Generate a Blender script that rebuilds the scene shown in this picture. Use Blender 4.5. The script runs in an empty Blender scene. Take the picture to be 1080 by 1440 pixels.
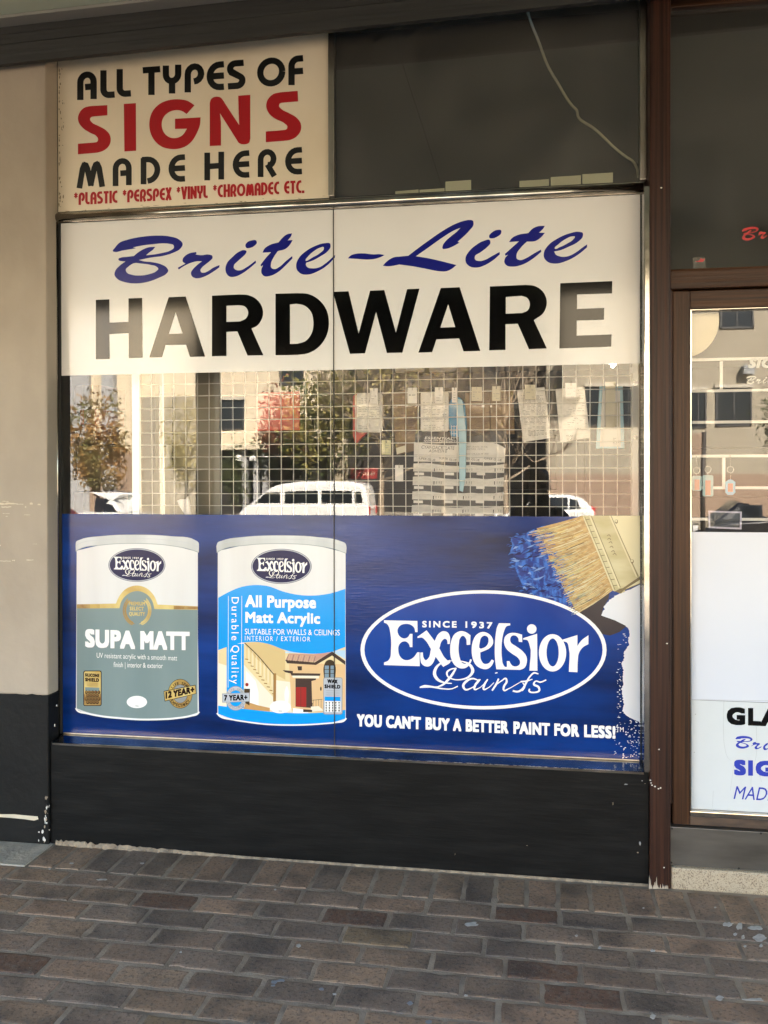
import bpy, bmesh, math, random
from mathutils import Vector, Matrix, geometry
random.seed(7)
sc = bpy.context.scene
R = math.radians

# ------------------------------------------------------------------ camera
YAW, PIT, ROL, PCY = 0.163647485, 0.00655506, -0.00185772, 675.99
CAM = Vector((1.9971, -3.6259, 1.55)); F = 1280.0
def ray(px, py):
    """viewing direction of a point of the photograph (1080 x 1440)"""
    u, v = px - 540.0, py - PCY
    c, s = math.cos(ROL), math.sin(ROL)
    u, v = c*u + s*v, -s*u + c*v
    up = -v
    c, s = math.cos(PIT), math.sin(PIT)
    y, z = c*F + s*up, -s*F + c*up
    c, s = math.cos(YAW), math.sin(YAW)
    return Vector((c*u - s*y, s*u + c*y, z))
def U(px, py, Y=0.0):
    r = ray(px, py); return CAM + r*((Y - CAM.y)/r.y)
def G(px, py, z=0.0):
    r = ray(px, py); return CAM + r*((z - CAM.z)/r.z)
def M(px, py, D):
    """a place across the street, D metres in front of the shop, seen mirrored in its glass"""
    p = U(px, py, D); return Vector((p.x, -D, p.z))
cam = bpy.data.cameras.new('camera'); camo = bpy.data.objects.new('camera', cam)
sc.collection.objects.link(camo); sc.camera = camo
fw = ray(540, PCY).normalized(); rt = (ray(541, PCY) - ray(540, PCY)).normalized(); upv = rt.cross(fw)
camo.matrix_world = Matrix(((rt.x, upv.x, -fw.x, CAM.x), (rt.y, upv.y, -fw.y, CAM.y), (rt.z, upv.z, -fw.z, CAM.z), (0, 0, 0, 1)))
cam.sensor_fit = 'AUTO'; cam.sensor_width = 36.0; cam.lens = F/1440*36
cam.shift_y = -(720 - PCY)/1440; cam.clip_start = 0.02; cam.clip_end = 2000

# ------------------------------------------------------------------ light
SUN_EL, SUN_AZ = R(35), R(27)            # the sun stands behind the shop, to the right
to_sun = Vector((math.cos(SUN_EL)*math.sin(SUN_AZ), math.cos(SUN_EL)*math.cos(SUN_AZ), math.sin(SUN_EL)))
w = bpy.data.worlds.new('World'); sc.world = w; w.use_nodes = True
nt = w.node_tree; nt.nodes.clear()
sky = nt.nodes.new('ShaderNodeTexSky'); sky.sky_type = 'NISHITA'; sky.sun_disc = False
sky.sun_elevation = SUN_EL; sky.sun_rotation = SUN_AZ
bg = nt.nodes.new('ShaderNodeBackground'); bg.inputs[1].default_value = 0.075
wo = nt.nodes.new('ShaderNodeOutputWorld')
nt.links.new(sky.outputs[0], bg.inputs[0]); nt.links.new(bg.outputs[0], wo.inputs[0])
sl = bpy.data.lights.new('sun', 'SUN'); sl.energy = 5.0; sl.angle = R(0.5); sl.color = (1, .89, .745)
so = bpy.data.objects.new('sun', sl); sc.collection.objects.link(so)
so.rotation_euler = (-to_sun).to_track_quat('-Z', 'Y').to_euler(); so.location = (0, 0, 30)
sc.view_settings.view_transform = 'Standard'; sc.view_settings.look = 'None'
sc.view_settings.exposure = 3.95; sc.view_settings.gamma = 1
cy = sc.cycles
cy.max_bounces = 10; cy.diffuse_bounces = 5; cy.glossy_bounces = 5; cy.transparent_max_bounces = 24
cy.sample_clamp_indirect = 6.0; cy.caustics_reflective = False; cy.caustics_refractive = False
cy.use_denoising = True

# ------------------------------------------------------------------ materials
def lin(h):
    h = h.lstrip('#'); o = []
    for i in (0, 2, 4):
        v = int(h[i:i+2], 16)/255
        o.append(v/12.92 if v <= .04045 else ((v + .055)/1.055)**2.4)
    return tuple(o)
def mat(name, col, rough=.5, metal=0., spec=.5, var=None, scale=(8, 8, 8), amt=.5, bump=0., bscale=None, emit=None, detail=5, coat=0., ramp=(.35, .68), bdist=.01):
    m = bpy.data.materials.new(name); m.use_nodes = True
    t = m.node_tree; b = t.nodes['Principled BSDF']
    b.inputs['Base Color'].default_value = (*col, 1); b.inputs['Roughness'].default_value = rough
    b.inputs['Metallic'].default_value = metal; b.inputs['Specular IOR Level'].default_value = spec
    b.inputs['Coat Weight'].default_value = coat
    def noise(s, d=detail):
        tc = t.nodes.new('ShaderNodeTexCoord'); mp = t.nodes.new('ShaderNodeMapping')
        mp.inputs['Scale'].default_value = s
        n = t.nodes.new('ShaderNodeTexNoise'); n.inputs['Scale'].default_value = 1; n.inputs['Detail'].default_value = d
        t.links.new(tc.outputs['Object'], mp.inputs[0]); t.links.new(mp.outputs[0], n.inputs['Vector']); return n
    if var is not None:
        n = noise(scale); rp = t.nodes.new('ShaderNodeValToRGB')
        rp.color_ramp.elements[0].position, rp.color_ramp.elements[1].position = ramp
        rp.color_ramp.elements[0].color = (*col, 1); rp.color_ramp.elements[1].color = (*[c*(1-amt) + v*amt for c, v in zip(col, var)], 1)
        t.links.new(n.outputs['Fac'], rp.inputs[0]); t.links.new(rp.outputs[0], b.inputs['Base Color'])
    if bump:
        n2 = noise(bscale or scale, 6); bp = t.nodes.new('ShaderNodeBump'); bp.inputs['Strength'].default_value = bump; bp.inputs['Distance'].default_value = bdist
        t.links.new(n2.outputs['Fac'], bp.inputs['Height']); t.links.new(bp.outputs[0], b.inputs['Normal'])
    if emit:
        b.inputs['Emission Color'].default_value = (*emit[0], 1); b.inputs['Emission Strength'].default_value = emit[1]
    return m
def glassmat(name, tint=(1, 1, 1), mul=2.0, wav=.03, dust_haze=.012):
    m = bpy.data.materials.new(name); m.use_nodes = True; t = m.node_tree; t.nodes.clear()
    o = t.nodes.new('ShaderNodeOutputMaterial'); tr = t.nodes.new('ShaderNodeBsdfTransparent'); tr.inputs[0].default_value = (*tint, 1)
    gl = t.nodes.new('ShaderNodeBsdfGlossy'); gl.inputs['Roughness'].default_value = 0.0
    fr = t.nodes.new('ShaderNodeFresnel'); fr.inputs[0].default_value = 1.5
    mu = t.nodes.new('ShaderNodeMath'); mu.operation = 'MULTIPLY'; mu.use_clamp = True; mu.inputs[1].default_value = mul
    mx = t.nodes.new('ShaderNodeMixShader'); t.links.new(fr.outputs[0], mu.inputs[0]); t.links.new(mu.outputs[0], mx.inputs[0])
    t.links.new(tr.outputs[0], mx.inputs[1]); t.links.new(gl.outputs[0], mx.inputs[2])
    tc = t.nodes.new('ShaderNodeTexCoord'); n = t.nodes.new('ShaderNodeTexNoise'); n.inputs['Scale'].default_value = 1.6; n.inputs['Detail'].default_value = 1
    bp = t.nodes.new('ShaderNodeBump'); bp.inputs['Strength'].default_value = wav; bp.inputs['Distance'].default_value = .02
    t.links.new(tc.outputs['Object'], n.inputs['Vector']); t.links.new(n.outputs['Fac'], bp.inputs['Height']); t.links.new(bp.outputs[0], gl.inputs['Normal'])
    df = t.nodes.new('ShaderNodeBsdfDiffuse'); df.inputs[0].default_value = (.5, .48, .44, 1)
    m2 = t.nodes.new('ShaderNodeMixShader'); n2 = t.nodes.new('ShaderNodeTexNoise'); n2.inputs['Scale'].default_value = 5; n2.inputs['Detail'].default_value = 8
    t.links.new(tc.outputs['Object'], n2.inputs['Vector'])
    d2 = t.nodes.new('ShaderNodeMath'); d2.operation = 'MULTIPLY'; d2.inputs[1].default_value = dust_haze*2; t.links.new(n2.outputs['Fac'], d2.inputs[0])
    t.links.new(d2.outputs[0], m2.inputs[0]); t.links.new(mx.outputs[0], m2.inputs[1]); t.links.new(df.outputs[0], m2.inputs[2])
    t.links.new(m2.outputs[0], o.inputs[0]); return m
MT = {}
def mk(k, *a, **kw): MT[k] = mat(k, *a, **kw)
def ink(k, hx, rough=.16, **kw): MT[k] = mat(k, lin(hx), rough, spec=.4, **kw)
mk('vinyl_white', (.78, .755, .72), .14, var=(.71, .68, .63), scale=(2, 2, 3), amt=.4)
mk('ink_black', (.003, .003, .003), .085, spec=.36)
mk('ink_script_blue', (.006, .009, .19), .2)
mk('poster_blue', (.002, .010, .056), .14, spec=.4, var=(.003, .042, .25), scale=(1.1, 1, 5.5), amt=1., detail=7, ramp=(.32, .66), bump=.12, bscale=(14, 10, 160), bdist=.004)
mk('logo_blue', (.003, .034, .24), .14, var=(.005, .058, .33), scale=(2.5, 2, 2.5), amt=1.)
mk('logo_navy', (.005, .006, .062), .16, spec=.3)
ink('ink_white', '#f4f2ee'); ink('ink_silver', '#b9bdc4'); ink('ink_grey', '#8d9090')
mk('tin_white', (.76, .76, .75), .15, var=(.68, .67, .66), scale=(7, 1, .5), amt=1.)
mk('tin_lid', (.62, .64, .64), .15, var=(.45, .47, .47), scale=(6, 1, 1), amt=1.)
mk('tin_sage', (.195, .262, .258), .16, var=(.23, .30, .295), scale=(5, 1, .6), amt=1.)
mk('tin_cyan', (.004, .33, .83), .16)
mk('gold', (.55, .38, .10), .2, var=(.24, .11, .035), scale=(9, 1, 3), amt=1.)
mk('gold_light', (.72, .58, .22), .2, var=(.55, .36, .10), scale=(12, 1, 12), amt=1.)
mk('copper', (.30, .16, .05), .2, var=(.45, .30, .10), scale=(30, 1, 30), amt=1.)
ink('ink_brown', '#2c1b10'); ink('shade_line', '#8e9a9a')
ink('hall_cream', '#e8d3a0'); ink('hall_pale', '#efe6cf'); ink('hall_wall', '#d9bd85'); ink('wood_brown', '#a67c45'); ink('rail_dark', '#4a3a28')
ink('house_peach', '#e3bd8b'); ink('roof_pink', '#c79a86'); ink('roof_dark', '#4b3a33'); ink('door_red', '#a3302c'); ink('sky_print', '#b9d3e6'); ink('pane_print', '#7f96a4'); ink('floor_print', '#c79a62')
mk('bristle_blue', (.006, .03, .21), .18, var=(.03, .15, .55), scale=(60, 1, 30), amt=1., ramp=(.45, .6))
mk('bristle_tan', (.62, .42, .17), .2, var=(.36, .21, .07), scale=(40, 1, 90), amt=1.)
mk('bristle_green', (.30, .36, .17), .2, var=(.08, .15, .25), scale=(40, 1, 90), amt=1.)
mk('ferrule_print', (.62, .56, .33), .2, var=(.46, .39, .19), scale=(6, 1, 20), amt=1.)
mk('ferrule_light', (.70, .63, .38), .2); mk('ferrule_dark', (.16, .12, .05), .2)
mk('handle_print', (.72, .65, .40), .2); mk('print_dark', (.03, .022, .025), .2)
mk('curl_blue', (.02, .11, .42), .2); mk('curl_pale', (.16, .30, .58), .2); mk('print_white', (.74, .75, .78), .15)
mk('sign_cream', (.80, .70, .54), .35, var=(.74, .63, .46), scale=(3, 3, 3), amt=1., bump=.03, bscale=(60, 60, 60))
mk('sign_black', (.008, .008, .007), .3); mk('sign_red', (.40, .006, .012), .3)
mk('grime', (.30, .24, .15), .7)
mk('plaster', (.42, .35, .27), .75, var=(.34, .28, .215), detail=9, scale=(4, 4, 2.2), amt=1., bump=.5, bscale=(14, 14, 14), bdist=.008)
mk('plaster_side', (.40, .34, .265), .75, var=(.30, .25, .19), scale=(4, 4, 2), amt=1., bump=.25, bscale=(22, 22, 22), bdist=.006)
mk('black_paint', (.0030, .0032, .0032), .5, spec=.17, var=(.0095, .0093, .0088), scale=(4, 4, 26), amt=1., detail=9, ramp=(.42, .72), bump=.35, bscale=(12, 12, 110), bdist=.0025)
mk('black_plaster', (.0055, .0055, .0052), .55, spec=.2, var=(.009, .009, .0085), scale=(5, 5, 5), amt=1., bump=.4, bscale=(25, 25, 25), bdist=.006)
mk('chip_cream', (.62, .54, .40), .8); mk('chip_white', (.66, .63, .56), .8)
mk('chrome', (.60, .56, .50), .14, metal=1., var=(.30, .28, .24), scale=(9, 9, 7), amt=1., bump=.10, bscale=(9, 60, 9))
mk('chrome_dull', (.40, .37, .32), .34, metal=1., var=(.30, .27, .22), scale=(20, 20, 6), amt=1., bump=.08, bscale=(40, 40, 8))
mk('alu_kick', (.17, .17, .165), .42, metal=1., var=(.095, .095, .092), scale=(3, 3, 12), amt=1., bump=.05, bscale=(4, 4, 60))
mk('dark_gasket', (.012, .011, .009), .6)
mk('post_wood', (.050, .018, .010), .40, spec=.25, var=(.010, .005, .004), scale=(85, 85, 1.3), amt=1., bump=.5, bscale=(70, 70, 2.5), bdist=.004)
mk('door_wood', (.080, .033, .013), .40, spec=.25, var=(.016, .008, .005), scale=(90, 90, 1.3), amt=1., bump=.4, bscale=(80, 80, 3), bdist=.004)
mk('rail_wood', (.075, .031, .013), .42, spec=.25, var=(.018, .009, .006), scale=(1.3, 90, 90), amt=1., bump=.4, bscale=(3, 80, 80), bdist=.004)
mk('worn_wood', (.10, .06, .035), .7, var=(.025, .015, .01), scale=(8, 60, 30), amt=1., bump=.6, bscale=(6, 80, 60), bdist=.006)
mk('bare_wood', (.42, .35, .26), .8)
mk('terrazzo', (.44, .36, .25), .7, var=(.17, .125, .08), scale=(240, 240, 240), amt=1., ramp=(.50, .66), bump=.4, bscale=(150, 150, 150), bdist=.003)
mk('beam_black', (.032, .031, .029), .6, var=(.020, .020, .019), scale=(2, 2, 30), amt=1., bump=.5, bscale=(3, 30, 60), bdist=.005)
mk('soffit_grey', (.56, .62, .51), .6, var=(.49, .55, .45), scale=(2, 2, 2), amt=1.)
mk('flashing', (.34, .33, .31), .4, metal=.3)
mk('concrete', (.48, .42, .33), .85, var=(.22, .21, .18), scale=(9, 9, 9), amt=1., bump=.5, bscale=(60, 60, 60))
mk('mortar', (.35, .285, .21), .9, var=(.19, .15, .11), scale=(11, 11, 11), amt=1., bump=.6, bscale=(120, 120, 120), bdist=.004)
mk('fillet', (.36, .28, .19), .9, var=(.16, .125, .09), scale=(30, 30, 30), amt=1., bump=.6, bscale=(80, 80, 80))
mk('asphalt', (.19, .16, .12), .85, var=(.15, .125, .095), scale=(1.2, 1.2, 1.2), amt=1.)
mk('kerb_stone', (.33, .31, .28), .8, var=(.26, .24, .22), scale=(6, 6, 6), amt=1.)
mk('road_paint', (.7, .69, .65), .7)
mk('cream_wall', (.66, .57, .42), .8, var=(.60, .51, .37), scale=(.4, .4, .4), amt=1.)
mk('cream_pilaster', (.78, .70, .55), .8)
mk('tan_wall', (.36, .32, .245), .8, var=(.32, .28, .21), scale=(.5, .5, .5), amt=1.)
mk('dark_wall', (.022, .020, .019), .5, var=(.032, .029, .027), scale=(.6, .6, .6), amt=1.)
mk('brown_wall', (.30, .215, .155), .8); mk('grey_wall', (.36, .36, .36), .8)
mk('shop_wall', (.45, .40, .32), .8); mk('roof_dark_flat', (.06, .06, .06), .8)
mk('win_dark', (.018, .022, .026), .15); mk('win_frame', (.06, .06, .06), .5); mk('sill_stone', (.5, .46, .38), .8)
mk('post_paint', (.70, .66, .52), .5)
mk('white_car', (.80, .80, .77), .25, coat=.5); mk('dark_car', (.012, .012, .014), .25, coat=.6); mk('red_car', (.16, .022, .018), .3, coat=.5)
mk('car_glass', (.012, .015, .017), .06); mk('tyre', (.015, .015, .015), .8); mk('rim', (.45, .45, .45), .3, metal=.8)
mk('lamp_clear', (.7, .7, .7), .1); mk('lamp_red', (.5, .01, .01), .2); mk('trim_black', (.02, .02, .02), .6)
mk('bark', (.11, .085, .062), .9, var=(.06, .045, .035), scale=(20, 20, 5), amt=1.)
mk('pole_dark', (.05, .042, .035), .6); mk('bark_pale', (.34, .27, .19), .9, var=(.22, .17, .12), scale=(20, 20, 5), amt=1.)
mk('leaf_olive', (.13, .12, .035), .6, var=(.34, .17, .05), scale=(.9, .9, .9), amt=1., ramp=(.40, .62))
mk('leaf_green', (.07, .095, .025), .6, var=(.30, .24, .05), scale=(1.1, 1.1, 1.1), amt=1., ramp=(.42, .62))
mk('leaf_yellow', (.38, .30, .10), .6, var=(.20, .18, .06), scale=(1.2, 1.2, 1.2), amt=1.)
mk('leaf_dark', (.03, .045, .014), .6, var=(.075, .085, .022), scale=(1.5, 1.5, 1.5), amt=1.)
mk('leaf_red', (.30, .07, .04), .6, var=(.10, .07, .02), scale=(1.2, 1.2, 1.2), amt=1.)
mk('grid_wire', (.86, .84, .77), .35); mk('card_white', (.86, .84, .78), .5, var=(.74, .72, .66), scale=(60, 60, 120), amt=1.)
mk('card_plain', (.86, .84, .79), .5); mk('cardboard', (.27, .18, .09), .8, var=(.19, .12, .06), scale=(6, 6, 40), amt=1.)
mk('tag_cream', (.66, .62, .46), .5); mk('tag_yellow', (.62, .62, .36), .5)
mk('pack_red', (.55, .05, .04), .4); mk('pack_blue', (.01, .25, .50), .3); mk('pack_pale_blue', (.35, .60, .72), .3); mk('pack_black', (.012, .012, .012), .4)
mk('txt_grey', (.30, .29, .27), .5); mk('txt_black', (.02, .02, .02), .5)
mk('box_rust', (.15, .06, .042), .7, var=(.10, .045, .03), scale=(6, 6, 6), amt=1.)
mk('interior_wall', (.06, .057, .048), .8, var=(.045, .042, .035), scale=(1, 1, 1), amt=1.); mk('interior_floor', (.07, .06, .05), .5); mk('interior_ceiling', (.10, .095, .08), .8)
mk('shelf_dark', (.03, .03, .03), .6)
mk('grey_cloth', (.26, .25, .20), .8, var=(.20, .19, .15), scale=(5, 5, 2), amt=1.); mk('paper', (.82, .81, .78), .6)
mk('cable', (.55, .50, .38), .5); mk('tube_white', (.70, .69, .64), .4)
mk('tube_lamp', (.8, .8, .8), .4, emit=((1, .97, .88), 4.0))
mk('board_grey', (.42, .39, .30), .8, var=(.37, .34, .26), scale=(2, 2, 2), amt=1.); mk('disc_cream', (.80, .70, .45), .5); mk('slate', (.045, .055, .065), .6, var=(.065, .075, .085), scale=(20, 20, 20), amt=1.); mk('lilac_frame', (.55, .53, .66), .4)
mk('tag_orange', (.46, .17, .09), .4); mk('key_blue', (.12, .42, .65), .25); mk('key_aqua', (.20, .40, .42), .25)
mk('steel', (.6, .58, .52), .25, metal=1.)
mk('ink_door_blue', (.03, .05, .40), .25); mk('red_script', (.45, .012, .016), .35); mk('decal_white', (.75, .72, .64), .4)
mk('door_panel_white', (.68, .70, .75), .16, var=(.64, .67, .73), scale=(2, 2, 2), amt=1.); mk('door_sign_white', (.66, .685, .685), .2, var=(.61, .64, .64), scale=(3, 3, 3), amt=1.)
mk('crack', (.36, .37, .37), .6)
mk('stain_white', (.52, .50, .46), .8, var=(.36, .34, .31), scale=(60, 60, 60), amt=1.); mk('stain_blue', (.22, .24, .26), .8)
mk('skin', (.36, .20, .13), .5); mk('hair', (.010, .008, .007), .5); mk('jacket', (.010, .010, .011), .8); mk('jeans', (.025, .03, .045), .85); mk('shoe', (.015, .014, .013), .5)
mk('phone_black', (.01, .01, .01), .2); mk('signboard_red', (.32, .03, .03), .5); mk('vent_grey', (.42, .43, .43), .5)
MT['shop_glass'] = glassmat('shop_glass')
MT['upper_glass'] = glassmat('upper_glass', tint=(.9, .94, .88), mul=2.2, dust_haze=.09)  # extra diffuse haze lightens the pane, adding to the mirrored soffit
MT['clear_film'] = glassmat('clear_film', tint=(.9, .9, .88), mul=1.2, dust_haze=.3)

# ------------------------------------------------------------------ object helpers
ORG = {}
def link(o): sc.collection.objects.link(o); return o
def tag(o, label, cat, group=None, kind=None):
    if label: o['label'] = label
    if cat: o['category'] = cat
    if group: o['group'] = group
    if kind: o['kind'] = kind
    return o
def thing(name, label, cat, loc=(0, 0, 0), group=None):
    o = link(bpy.data.objects.new(name, None)); o.empty_display_size = .1
    o.location = loc; ORG[o.name] = Vector(loc); return tag(o, label, cat, group)
def addobj(name, me, mats, parent=None, off=None):
    for m in (mats if isinstance(mats, (list, tuple)) else [mats]): me.materials.append(MT[m] if isinstance(m, str) else m)
    o = bpy.data.objects.new(name, me); link(o)
    if parent is not None:
        po = ORG.get(parent.name, Vector((0, 0, 0)))
        if po.length: me.transform(Matrix.Translation(-po))
        ORG[o.name] = po; o.parent = parent
    return o
class MB:
    def __init__(s): s.bm = bmesh.new()
    def box(s, x0, x1, y0, y1, z0, z1, mi=0, rot=None, bev=0.):
        r = bmesh.ops.create_cube(s.bm, size=1.0); vs = r['verts']
        bmesh.ops.scale(s.bm, vec=(abs(x1-x0), abs(y1-y0), abs(z1-z0)), verts=vs)
        if rot is not None: bmesh.ops.rotate(s.bm, cent=(0, 0, 0), matrix=rot, verts=vs)
        bmesh.ops.translate(s.bm, vec=((x0+x1)/2, (y0+y1)/2, (z0+z1)/2), verts=vs)
        fs = {f for v in vs for f in v.link_faces}
        for f in fs: f.material_index = mi
        if bev:
            es = list({e for v in vs for e in v.link_edges})
            r = bmesh.ops.bevel(s.bm, geom=es, offset=bev, segments=2, affect='EDGES', profile=.6)
            for f in r['faces']: f.material_index = mi
        return s
    def tube(s, pts, rad, n=8, mi=0, cap=True):
        pts = [Vector(p) for p in pts]; rs = rad if isinstance(rad, (list, tuple)) else [rad]*len(pts)
        rings = []; prev = None
        for i, p in enumerate(pts):
            t = (pts[min(i+1, len(pts)-1)] - pts[max(i-1, 0)])
            t = t.normalized() if t.length > 1e-9 else Vector((0, 0, 1))
            a = prev if prev is not None else (Vector((0, 1, 0)) if abs(t.y) < .9 else Vector((1, 0, 0)))
            a = (a - t*a.dot(t)).normalized(); b = t.cross(a); prev = a
            rings.append([s.bm.verts.new(p + (a*math.cos(2*math.pi*k/n) + b*math.sin(2*math.pi*k/n))*rs[i]) for k in range(n)])
        for i in range(len(rings)-1):
            for k in range(n):
                f = s.bm.faces.new((rings[i][k], rings[i][(k+1) % n], rings[i+1][(k+1) % n], rings[i+1][k])); f.material_index = mi; f.smooth = True
        if cap:
            for r in (rings[0][::-1], rings[-1]):
                f = s.bm.faces.new(r); f.material_index = mi
        return s
    def ring(s, c, r, rad, ax='y', n=20):
        pts = []
        for k in range(n+1):
            a = 2*math.pi*k/n; d = (math.cos(a)*r, 0, math.sin(a)*r) if ax == 'y' else (math.cos(a)*r, math.sin(a)*r, 0)
            pts.append(Vector(c) + Vector(d))
        return s.tube(pts, rad, 6, cap=False)
    def prism(s, pts, y0, y1, mi=0, bev=0., taper=None, seg=2):
        """side outline (x,z) carried from y0 to y1"""
        a = [s.bm.verts.new((x, y0, z)) for x, z in pts]; b = [s.bm.verts.new((x, y1, z)) for x, z in pts]
        fs = [s.bm.faces.new(a), s.bm.faces.new(b[::-1])]
        for i in range(len(pts)):
            j = (i+1) % len(pts); fs.append(s.bm.faces.new((a[j], a[i], b[i], b[j])))
        for f in fs: f.material_index = mi
        if taper:
            zb, zt, k = taper
            for v in a + b:
                f = max(0, min(1, (v.co.z - zb)/(zt - zb))); yc = (y0+y1)/2; v.co.y = yc + (v.co.y - yc)*(1 - k*f)
        bmesh.ops.recalc_face_normals(s.bm, faces=fs)
        if bev:
            es = list({e for f in fs for e in f.edges})
            r = bmesh.ops.bevel(s.bm, geom=es, offset=bev, segments=seg, affect='EDGES', profile=.5)
            for f in r['faces']: f.material_index = mi; f.smooth = True
        return s
    def build(s, name, mats, parent=None, smooth=False):
        bmesh.ops.recalc_face_normals(s.bm, faces=s.bm.faces[:]) if False else None
        me = bpy.data.meshes.new(name); s.bm.to_mesh(me); s.bm.free()
        if smooth:
            for p in me.polygons: p.use_smooth = True
        return addobj(name, me, mats, parent)
def struct(name, mb, m): o = mb.build(name, m); o['kind'] = 'structure'; return o

# ---- flat print: outlines given on the photograph's facade, cut as flat vinyl or ink on a plane
def smooth(pts, closed=True, n=6):
    """pts: (x,y) or (x,y,1) for a corner; smooth curve through the rest"""
    N = len(pts); out = []
    cor = [len(p) > 2 and p[2] for p in pts]; P = [Vector((p[0], p[1])) for p in pts]
    for i in range(N if closed else N-1):
        p1, p2 = P[i], P[(i+1) % N]; d = (p2 - p1).length
        if cor[i] and cor[(i+1) % N]: out.append(p1); continue
        def tang(k):
            a, b, c = P[(k-1) % N], P[k], P[(k+1) % N]
            if not closed:
                if k == 0: return (c - b)
                if k == N-1: return (b - a)
            l1, l2 = (b-a).length + 1e-9, (c-b).length + 1e-9
            return ((b-a)/l1*l2 + (c-b)/l2*l1)/(l1+l2)*1.0
        k2 = (i+1) % N
        m1 = (p2-p1) if cor[i] else tang(i).normalized()*d
        m2 = (p2-p1) if cor[k2] else tang(k2).normalized()*d
        for s in range(n):
            t = s/n; t2 = t*t; t3 = t2*t
            out.append(p1*(2*t3-3*t2+1) + m1*(t3-2*t2+t) + p2*(-2*t3+3*t2) + m2*(t3-t2))
    if not closed: out.append(P[-1])
    return [(v.x, v.y) for v in out]
def tr(ox, oy, s, pts): return [(ox + p[0]/s, oy + p[1]/s, *p[2:]) for p in pts]
def ell(cx, cy_, rx, ry, n=40, a0=0, a1=360):
    return [(cx + rx*math.cos(R(a0 + (a1-a0)*k/n)), cy_ - ry*math.sin(R(a0 + (a1-a0)*k/n))) for k in range(n + (a1-a0 != 360))]
class Flat:
    """printed or cut shapes lying on the plane y = Y; later shapes lie a hair nearer the street"""
    def __init__(s, Y, world=False, xf=None, step=1e-5): s.Y = Y; s.step = step; s.v = []; s.f = []; s.mi = []; s.mats = []; s.k = 0; s.world = world; s.xf = xf
    def m(s, name):
        if name not in s.mats: s.mats.append(name)
        return s.mats.index(name)
    def pt(s, p):
        if s.xf: p = s.xf(p)
        if s.world: return Vector((p[0], 0, p[1]))
        return U(p[0], p[1], s.Y)
    def add(s, loops, mname, adv=True):
        if not isinstance(loops[0], list): loops = [loops]
        W = [[s.pt(p) for p in l] for l in loops]
        W = [[Vector((q.x, q.z, 0)) for q in l] for l in W]
        tris = geometry.tessellate_polygon(W); flat = [q for l in W for q in l]
        b = len(s.v); y = s.Y - s.k*s.step
        s.v += [(q.x, y, q.y) for q in flat]; mi = s.m(mname)
        for t in tris:
            a, c, d = [flat[i] for i in t]
            if (c-a).cross(d-a).z < 0: t = (t[0], t[2], t[1])
            s.f.append(tuple(b+i for i in t)); s.mi.append(mi)
        if adv: s.k += 1
        return s
    def rib(s, pts, mname, w=None, n=6, sm=True):
        """brush stroke through points (x,y,width); a straight-line stroke is broken at sharp turns"""
        if w is not None: pts = [(p[0], p[1], w) for p in pts]
        if not sm:
            for i in range(1, len(pts)-1):
                a, b = Vector(pts[i][:2]) - Vector(pts[i-1][:2]), Vector(pts[i+1][:2]) - Vector(pts[i][:2])
                if a.length > 1e-6 and b.length > 1e-6 and a.normalized().dot(b.normalized()) < .2:
                    e = a.normalized()*pts[i][2]*.28; g = b.normalized()*pts[i][2]*.28
                    s.rib(pts[:i] + [(pts[i][0]+e.x, pts[i][1]+e.y, pts[i][2])], mname, sm=False)
                    return s.rib([(pts[i][0]-g.x, pts[i][1]-g.y, pts[i][2])] + pts[i+1:], mname, sm=False)
        if sm:
            P2 = smooth([(p[0], p[1]) for p in pts], False, n); W2 = []
            for i in range(len(pts)-1): W2 += [pts[i][2] + (pts[i+1][2]-pts[i][2])*t/n for t in range(n)]
            W2.append(pts[-1][2])
        else: P2 = [(p[0], p[1]) for p in pts]; W2 = [p[2] for p in pts]
        L = []; Rr = []
        for i, p in enumerate(P2):
            a = Vector(P2[max(i-1, 0)]); b = Vector(P2[min(i+1, len(P2)-1)])
            d = (b-a); d = d.normalized() if d.length > 1e-9 else Vector((1, 0)); nrm = Vector((-d.y, d.x))
            k = 1.0
            if 0 < i < len(P2)-1:
                d1 = (Vector(P2[i]) - a).normalized(); k = 1/max(.5, abs(d1.dot(d)))
            L.append(Vector(p) + nrm*W2[i]/2*k); Rr.append(Vector(p) - nrm*W2[i]/2*k)
        mi = s.m(mname); b = len(s.v)
        for i in range(len(P2)):
            y = s.Y - s.k*s.step - i*1e-6
            for q in (L[i], Rr[i]):
                u = s.pt((q.x, q.y)); s.v.append((u.x, y, u.z))
        for i in range(len(P2)-1):
            q = (b+2*i, b+2*i+1, b+2*i+3, b+2*i+2)
            v0, v1, v2 = (Vector(s.v[j]) for j in q[:3])
            if (v1-v0).cross(v2-v0).y > 0: q = q[::-1]
            s.f.append(q); s.mi.append(mi)
        s.k += 1; return s
    def text(s, body, p0, p1, cap, mname, off=0., sp=1., shear=0.):
        if off > .022:                       # heavy weight: the light letter set several times, a little apart
            d = off*cap/.72; sy = 1 if s.world else -1; n = max(2, math.ceil(2*d/(.065*cap)) + 1)
            for dx, dy in [(-d + 2*d*i/(n-1), -d + 2*d*j/(n-1)) for i in range(n) for j in range(n)]: s.text1(body, (p0[0]+dx+d, p0[1]+dy+sy*d), (p1[0]+dx-d, p1[1]+dy+sy*d), cap-2*d, mname, 0, sp, shear)
            return s
        return s.text1(body, p0, p1, cap, mname, 0, sp, shear)
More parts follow.
